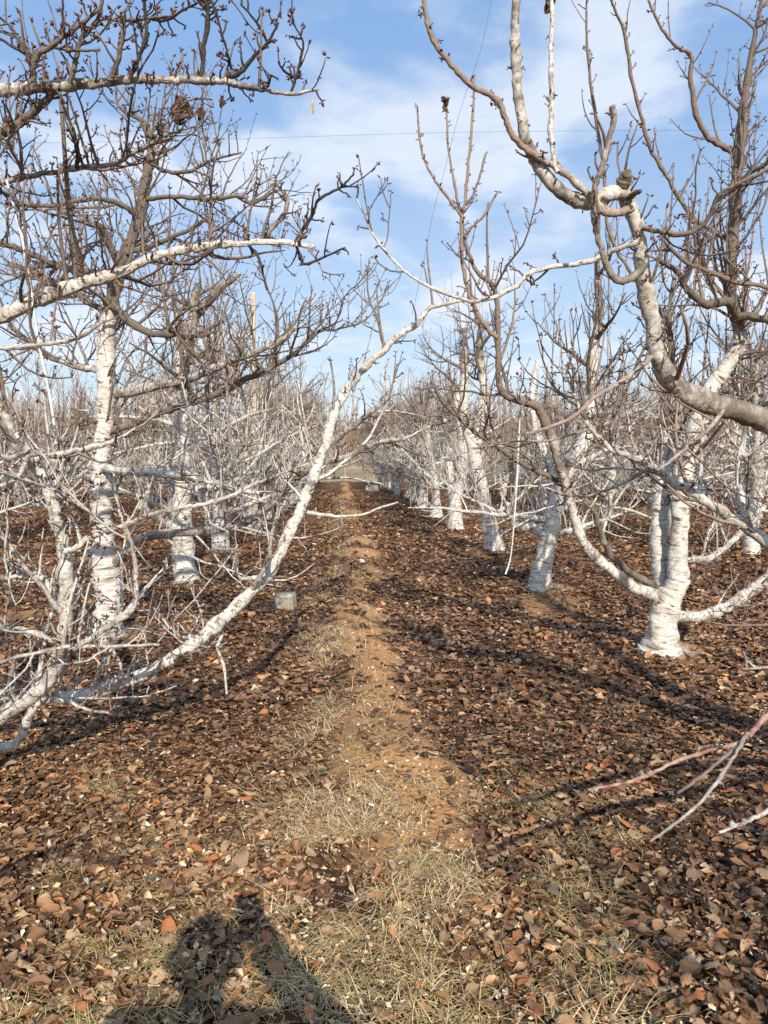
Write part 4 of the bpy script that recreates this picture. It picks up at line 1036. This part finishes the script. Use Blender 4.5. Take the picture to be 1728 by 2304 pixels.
# tufts and wiry weeds in the foreground
def tufts(count, per, area, spread):
    xs, ys = [], []
    for i in range(count):
        cx_, cy_ = area()
        s = spread * rng.uniform(0.5, 1.4); m = int(per * rng.uniform(0.4, 1.6))
        xs.append(NR.normal(cx_, s, m)); ys.append(NR.normal(cy_, s * 0.8, m))
    return np.concatenate(xs), np.concatenate(ys)
def fore():
    y_ = 1.65 + 2.3 * rng.random() ** 1.5
    return ((rng.uniform(-0.50, 0.10) if rng.random() < 0.7 else rng.uniform(0.0, 0.34)) * y_ + 0.05 * y_, y_)
x, y = tufts(110, 60, fore, 0.08)
g2 = obj('wiry_weeds', blades('wiry_weeds', x, y, (0.03, 0.11), (-0.1, 0.5), (0.0007, 0.0016), WEED, 0.022))
tag(g2, 'yellow green wiry dry weeds in patches among the foreground leaves', 'weeds', kind='stuff')
def mid(): return (ridge_c(2.2) + rng.gauss(-0.05, 0.22), rng.uniform(1.65, 2.7))
x, y = tufts(30, 40, mid, 0.055)
g3 = obj('straw_tufts', blades('straw_tufts', x, y, (0.05, 0.15), (-0.1, 0.55), (0.0009, 0.0021), STRAW, 0.02))
tag(g3, 'pale straw tufts at the near end of the earth ridge', 'grass', kind='stuff')
# a few upright dead stalks
x, y = NR.uniform(-0.25, 0.25, 40), NR.uniform(2.0, 9, 40)
g4 = obj('dead_stalks', blades('dead_stalks', x, y, (0.12, 0.30), (1.1, 1.5), (0.0010, 0.0018), STRAW))
tag(g4, 'thin upright dead stalks on the earth ridge', 'stalks', kind='stuff')

def clods():
    n = 5200
    y = 1.7 + 22 * NR.random(n) ** 1.8; x = ridge_c(y) + 0.1 + NR.normal(0, 0.24, n)
    m2 = 700; mi = NR.integers(0, len(MOUNDS), m2); mo = np.array(MOUNDS)
    x = np.concatenate([x, mo[mi, 0] + NR.normal(0, 0.22, m2)]); y = np.concatenate([y, mo[mi, 1] + NR.normal(0, 0.22, m2)]); n += m2
    keep = soil_mask(x, y) > 0.3
    x, y = x[keep], y[keep]; n = len(x)
    ico = np.array([[1, 0, 0], [-1, 0, 0], [0, 1, 0], [0, -1, 0], [0, 0, 1], [0, 0, -1]], float)
    tri = np.array([[0, 2, 4], [2, 1, 4], [1, 3, 4], [3, 0, 4], [2, 0, 5], [1, 2, 5], [3, 1, 5], [0, 3, 5]])
    sz = 0.0035 + 0.012 * NR.random(n) ** 3.0
    V = ico[None] * (1 + 0.35 * NR.normal(0, 1, (n, 6, 1))) * sz[:, None, None] * np.array([1, 1, 0.7]) + NR.normal(0, 1, (n, 6, 3)) * sz[:, None, None] * 0.25
    V += np.stack([x, y, ground_h(x, y) + sz * 0.3], 1)[:, None]
    col = np.array([(0.42, 0.24, 0.11), (0.50, 0.33, 0.18), (0.33, 0.18, 0.08), (0.60, 0.50, 0.38)])[NR.integers(0, 4, n)]
    return mesh_np('soil_clods', V.reshape(-1, 3), None, (tri[None] + (np.arange(n) * 6)[:, None, None]).reshape(-1, 3), M['straw'], None, np.repeat(col, 6, 0), smooth=False)
c_ = obj('soil_clods', clods(), ground); c_['kind'] = 'stuff'

# ------------------------------------------------------------------ small things
import bmesh
def block():
    bm = bmesh.new(); bmesh.ops.create_cube(bm, size=1.0)
    bmesh.ops.scale(bm, vec=(0.20, 0.18, 0.205), verts=bm.verts)
    bmesh.ops.bevel(bm, geom=list(bm.edges), offset=0.013, segments=2, affect='EDGES')
    bmesh.ops.subdivide_edges(bm, edges=[e for e in bm.edges if e.calc_length() > 0.08], cuts=4, use_grid_fill=True)
    for v in bm.verts:
        v.co += Vector((vnoise(v.co.x + v.co.z * 3, v.co.y, 0.05, 3), vnoise(v.co.y, v.co.z, 0.05, 4), vnoise(v.co.x, v.co.z + v.co.y, 0.05, 6))) * 0.004
    me = bpy.data.meshes.new('concrete_block'); bm.to_mesh(me); bm.free(); me.materials.append(M['concrete'])
    for p in me.polygons: p.use_smooth = True
    return me
def on_ground(x, y):
    """ground point seen at measured pixel (x, y)"""
    v = at(x, y, 1.0) - Vector((0, 0, CAM_H)); t = -CAM_H / v.z
    for _ in range(6): t = (gz(v.x * t, v.y * t) - CAM_H) / v.z
    return Vector((v.x * t, v.y * t, CAM_H + v.z * t))
p = on_ground(615, 1322)
o = obj('concrete_block', block(), None, (p.x, p.y + 0.1, p.z + 0.075)); o.rotation_euler = (R(2), R(-3), R(-14))
tag(o, 'small weathered concrete block standing in the leaves left of the ridge', 'block')

def rock(sx, sy, sz, seed):
    bm = bmesh.new(); bmesh.ops.create_icosphere(bm, subdivisions=4, radius=1.0)
    r = random.Random(seed); planes = [(rv(r), r.uniform(0.62, 0.85)) for _ in range(16)]
    for v in bm.verts:
        for nrm, d in planes:
            q = v.co.dot(nrm)
            if q > d: v.co -= nrm * (q - d)
        v.co = Vector((v.co.x * sx, v.co.y * sy, v.co.z * sz))
    me = bpy.data.meshes.new('rock'); bm.to_mesh(me); bm.free(); me.materials.append(M['rock'])
    return me
p = on_ground(806, 1062)
o = obj('pale_stone', rock(0.42, 0.35, 0.33, 2), None, (p.x, p.y, p.z + 0.10))
tag(o, 'pale rounded stone lying right of the ridge near its far end', 'stone')
p = on_ground(779, 1217)
o = obj('ridge_stone', rock(0.06, 0.05, 0.045, 4), None, (p.x, p.y, p.z + 0.02))
tag(o, 'small pale stone lying on the crest of the earth ridge', 'stone')

def post(name, x, y, top, r_, label, cat='post'):
    z0 = gz(x, y); tb = Tubes()
    pts = [Vector((x + 0.01 * math.sin(i * 2.1), y, z0 - 0.3 + (top - z0 + 0.3) * i / 7)) for i in range(8)]
    tb.add(pts, [r_ * (1 - 0.02 * i) for i in range(8)], 10, 0)
    o = obj(name, tb.mesh(name, M['post'], (x, y, z0), 0.05), None, (x, y, z0))
    tag(o, label, cat)
q = at(545, 632, 15.5); post('wooden_post', q.x, q.y, q.z, 0.062, 'pale peeled wooden post standing in the left row of trees')
q = at(1441, 674, 8.6); post('bamboo_stake', q.x, q.y, q.z, 0.032, 'thin yellowish stake standing behind the right-hand trees', 'stake')

# hanging tapes
def tape(name, pts, w, label, face):
    P = [at(*p_) for p_ in pts]; P, _ = smooth_path(P, [1] * len(P), 5)
    V, Q = [], []
    for i, p_ in enumerate(P):
        a_ = face + 0.5 * math.sin(i * 0.35)
        s = Vector((math.cos(a_), math.sin(a_), 0)) * w; nrm = Vector((-math.sin(a_), math.cos(a_), 0)) * 0.0006
        V += [p_ - s - nrm, p_ + s - nrm, p_ + s + nrm, p_ - s + nrm]
    for i in range(len(P) - 1):
        for j in range(4):
            Q.append((4 * i + j, 4 * i + (j + 1) % 4, 4 * i + 4 + (j + 1) % 4, 4 * i + 4 + j))
    V = np.array([tuple(v) for v in V]); org = V[0].copy()
    o = obj(name, mesh_np(name, V - org, np.array(Q), None, M['tape'], smooth=False), None, org)
    tag(o, label, 'tape')
tape('plastic_tape', D2 if False else [(1127, 862, 5.5), (1124, 900, 5.48), (1120, 970, 5.45), (1116, 1050, 5.42), (1110, 1140, 5.4), (1103, 1205, 5.38), (1092, 1240, 5.36)], 0.0058, 'white plastic tape hanging from a branch right of the ridge', 0.2)
tape('plastic_tape', [(14, 388, 3.45), (28, 440, 3.44), (46, 510, 3.42), (60, 590, 3.4), (72, 660, 3.38), (84, 740, 3.36), (95, 800, 3.34), (108, 860, 3.32), (119, 930, 3.3)], 0.0052, 'long thin white tape hanging among the left tree branches', 0.3)

# withered leaves still hanging on the twigs
def dead_leaf(x, y, d, L, mat, label, n=3):
    p = at(x, y, d); V, T = [], []; base = 0
    for k_ in range(n):
        Vt, Tt = big_t[rng.randrange(16)]
        m_ = Matrix.Rotation(rng.uniform(0, 6.28), 3, 'Z') @ Matrix.Rotation(R(90) + rng.uniform(-0.5, 0.5), 3, 'Y') @ Matrix.Rotation(rng.uniform(0, 6.28), 3, 'X')
        for v in Vt: V.append(tuple(m_ @ (Vector(v) * L) + Vector((rng.uniform(-.2, .2) * L * (n > 1), rng.uniform(-.2, .2) * L * (n > 1), -L * 0.5))))
        T += [tuple(i + base for i in t) for t in Tt]; base += len(Vt)
    o = obj('withered_leaf', mesh_np('withered_leaf', np.array(V), None, np.array(T), M[mat]), None, p)
    tag(o, label, 'leaf', 'withered leaves still on the trees')
dead_leaf(388, 212, 5.9, 0.19, 'dead', 'largest dark withered leaf clump hanging at the top of the left trees', 4)
dead_leaf(411, 232, 5.9, 0.09, 'dead', 'small dark withered leaf clump between two larger ones at upper left', 3)
dead_leaf(433, 232, 5.9, 0.10, 'dead', 'dark withered leaf pair right of the largest clump at upper left', 2)
dead_leaf(479, 207, 5.9, 0.09, 'dead', 'dark withered leaf on the tall shoot below the top left branch', 2)
dead_leaf(963, 208, 4.9, 0.10, 'dead', 'dark withered leaf on the tip of the middle upright shoot', 3)
dead_leaf(676, 215, 2.9, 0.055, 'papery', 'single papery tan leaf dangling from the tip of the top left branch', 1)
dead_leaf(1187, -12, 2.62, 0.06, 'dead', 'dark withered leaf on the white upright shoot at the top edge', 3)

# wires across the sky
def wire(name, pts, r_, label):
    P = [at(*p_) for p_ in pts]; P, _ = smooth_path(P, [1] * len(P), 6)
    tb = Tubes(); tb.add(P, [r_] * len(P), 5, 0)
    org = P[0]
    o = obj(name, tb.mesh(name, M['wire'], org), None, org); tag(o, label, 'wire')
wire('power_line', [(-900, 318, 90), (0, 310, 88), (500, 300, 86), (900, 288, 85), (1250, 283, 84), (2600, 276, 80)], 0.014, 'thin power line crossing the sky above the orchard')
wire('loose_string', [(1075, -80, 9), (1058, 20, 9), (1035, 120, 9), (1010, 190, 9.1), (985, 270, 9.2), (960, 370, 9.3), (938, 450, 9.4), (920, 540, 9.5), (908, 600, 9.6), (890, 680, 9.7)], 0.0022, 'thin wavy dark string hanging down through the open sky')

# fence at the far end
def fence():
    root = empty('wire_fence', (0, 63.5, gz(0, 63.5)))
    tag(root, 'grey wire fence with thin posts at the far end of the orchard', 'fence')
    tb = Tubes(); tb.add([Vector((0, 0, -0.3 + 0.45 * i)) for i in range(6)], [0.045] * 6, 6, 0)
    pm = tb.mesh('post', M['metal'])
    xs = [-36 + 2.4 * i for i in range(34)]
    for x_ in xs: obj('post', pm, root, (x_, 0, 0))
    for h in (0.25, 0.75, 1.25, 1.75):
        tr = Tubes(); tr.add([Vector((-36 + 16 * i, -0.05, h)) for i in range(6)], [0.014] * 6, 4, 0)
        obj('rail', tr.mesh('rail', M['metal']), root)
    bars = Tubes()
    for i in range(480): bars.add([Vector((-36 + i / 6, -0.03, 0.05)), Vector((-36 + i / 6, -0.03, 1.85))], [0.006, 0.006], 3, 0)
    b_ = obj('mesh_wires', bars.mesh('mesh_wires', M['metal']), root); b_['kind'] = 'stuff'
fence()

# ------------------------------------------------------------------ the photographer (seen as a shadow) and the phone
def photographer():
    root = empty('person', (-0.075, -0.44, gz(-0.075, -0.44))); root.scale = (1.05, 1.0, 0.965)
    tag(root, 'person in dark jacket holding up a phone, seen as a shadow at bottom left', 'person')
    J = {'pel': ((0, 0, 0.92), 0.155), 'wai': ((0, 0, 1.08), 0.15), 'che': ((0, 0.01, 1.25), 0.165), 'nec': ((0, 0.0, 1.42), 0.062), 'nk2': ((0, 0.02, 1.47), 0.058),
         'jaw': ((0, 0.055, 1.515), 0.066), 'hea': ((0, 0.035, 1.575), 0.092), 'top': ((0, 0.03, 1.625), 0.078),
         'shr': ((0.205, 0, 1.39), 0.088), 'elr': ((0.40, 0.08, 1.24), 0.078), 'wrr': ((0.14, 0.34, 1.40), 0.050), 'har': ((0.10, 0.385, 1.465), 0.042),
         'shl': ((-0.205, 0, 1.39), 0.088), 'ell': ((-0.33, -0.02, 1.13), 0.075), 'wrl': ((-0.29, 0.08, 0.87), 0.034), 'hal': ((-0.28, 0.12, 0.79), 0.034),
         'hpr': ((0.09, 0, 0.86), 0.10), 'knr': ((0.105, 0.02, 0.48), 0.066), 'anr': ((0.11, -0.02, 0.09), 0.047), 'tor': ((0.125, 0.13, 0.035), 0.036),
         'hpl': ((-0.09, 0, 0.86), 0.10), 'knl': ((-0.105, 0.03, 0.48), 0.066), 'anl': ((-0.11, -0.02, 0.09), 0.047), 'tol': ((-0.125, 0.13, 0.035), 0.036)}
    E = ['pel wai', 'wai che', 'che nec', 'nec nk2', 'nk2 jaw', 'jaw hea', 'hea top', 'che shr', 'shr elr', 'elr wrr', 'wrr har', 'che shl', 'shl ell', 'ell wrl', 'wrl hal',
         'pel hpr', 'hpr knr', 'knr anr', 'anr tor', 'pel hpl', 'hpl knl', 'knl anl', 'anl tol']
    fingers = []
    hx, hy, hz = J['har'][0]
    for i in range(4):                              # four fingers round the back of the phone
        fingers.append(('har', [(hx + 0.012, hy + 0.018, hz + 0.0 + 0.018 * i), (hx + 0.000, hy + 0.033, hz + 0.004 + 0.018 * i), (hx - 0.03, hy + 0.035, hz + 0.006 + 0.018 * i)]))
    fingers.append(('har', [(hx - 0.03, hy - 0.012, hz + 0.02), (hx - 0.045, hy + 0.006, hz + 0.05)]))
    lx, ly, lz = J['hal'][0]
    for i in range(4): fingers.append(('hal', [(lx + 0.004, ly - 0.03 + 0.02 * i, lz - 0.05), (lx + 0.012, ly - 0.025 + 0.02 * i, lz - 0.085), (lx + 0.03, ly - 0.02 + 0.02 * i, lz - 0.10)]))
    fingers.append(('hal', [(lx + 0.03, ly + 0.035, lz - 0.01), (lx + 0.04, ly + 0.05, lz - 0.045)]))
    names = list(J); V = [J[k_][0] for k_ in names]; Rr = [J[k_][1] for k_ in names]
    ed = [(names.index(e.split()[0]), names.index(e.split()[1])) for e in E]
    for b_, ch in fingers:
        prev = names.index(b_)
        for c in ch: V.append(c); Rr.append(0.0088); ed.append((prev, len(V) - 1)); prev = len(V) - 1
    me = bpy.data.meshes.new('body'); me.from_pydata(V, ed, [])
    o = bpy.data.objects.new('body', me); C.link(o)
    sk = o.modifiers.new('skin', 'SKIN'); sk.use_smooth_shade = True
    if not me.skin_vertices: me.skin_vertices.new()
    for i, r_ in enumerate(Rr):
        s = me.skin_vertices[0].data[i]; s.radius = (r_, r_); s.use_root = (i == 0)
    me.skin_vertices[0].data[names.index('che')].radius = (0.22, 0.15)
    o.modifiers.new('sub', 'SUBSURF').levels = 2
    dg = bpy.context.evaluated_depsgraph_get()
    me2 = bpy.data.meshes.new_from_object(o.evaluated_get(dg))
    bpy.data.objects.remove(o)
    me2.name = 'body'; me2.materials.clear()
    for k_, c0, c1 in (('skin', (0.42, 0.25, 0.17), (0.52, 0.32, 0.23)), ('jacket', (0.035, 0.04, 0.055), (0.06, 0.065, 0.08)), ('trousers', (0.03, 0.03, 0.035), (0.05, 0.05, 0.06)), ('shoes', (0.05, 0.035, 0.025), (0.08, 0.06, 0.045))):
        me2.materials.append(make_plain(k_ + '_material', c0, c1, 30))
    for p_ in me2.polygons:
        c = p_.center; hand = (c.y > 0.335 and c.z > 1.2) or (c.x < -0.2 and c.z < 0.86 and c.y > 0.04)
        p_.material_index = 0 if (c.z > 1.455 or hand) else (1 if c.z > 0.86 else (2 if c.z > 0.10 else 3)); p_.use_smooth = True
    obj('body', me2, root)
    bm = bmesh.new(); bmesh.ops.create_uvsphere(bm, u_segments=24, v_segments=14, radius=1)
    for v in bm.verts:
        front = max(0, v.co.y)
        k_ = 1 + 0.05 * vnoise(v.co.x * 3, v.co.z * 3 + v.co.y, 0.5, 2)
        v.co = Vector((v.co.x * 0.098 * k_, v.co.y * 0.112 * k_ - 0.015 - 0.02 * front, v.co.z * 0.095 * k_ + 0.025 * front))
    me3 = bpy.data.meshes.new('hair'); bm.to_mesh(me3); bm.free(); me3.materials.append(make_plain('hair_material', (0.012, 0.01, 0.009), (0.03, 0.025, 0.02), 80, 0.5))
    for p_ in me3.polygons: p_.use_smooth = True
    obj('hair', me3, root, (0, 0.025, 1.60))
    fc = Tubes()                                     # nose, ears, brow
    fc.add([Vector((0, 0.125, 1.60)), Vector((0, 0.148, 1.565)), Vector((0, 0.135, 1.548))], [0.010, 0.016, 0.010], 6, 0)
    obj('nose', fc.mesh('nose', me2.materials[0]), root)
    for s in (-1, 1):
        e_ = Tubes(); e_.add([Vector((s * 0.092, 0.03, 1.545)), Vector((s * 0.104, 0.02, 1.575)), Vector((s * 0.098, 0.03, 1.60))], [0.008, 0.015, 0.008], 6, 0)
        obj('ear', e_.mesh('ear', me2.materials[0]), root)
    # phone
    bm = bmesh.new(); bmesh.ops.create_cube(bm, size=1.0); bmesh.ops.scale(bm, vec=(0.074, 0.008, 0.155), verts=bm.verts)
    bmesh.ops.bevel(bm, geom=list(bm.edges), offset=0.0035, segments=2, affect='EDGES')
    mp_ = bpy.data.meshes.new('phone'); bm.to_mesh(mp_); bm.free(); mp_.materials.append(make_plain('phone_glass', (0.015, 0.015, 0.018), (0.02, 0.02, 0.025), 5, 0.2))
    ph = obj('phone', mp_, None, (0.0, -0.042, CAM_H - 0.055)); ph.rotation_euler = (R(-PITCH), 0, 0)
    tag(ph, 'dark phone held up by the photographer, tip of the shadow at bottom left', 'phone')
photographer()
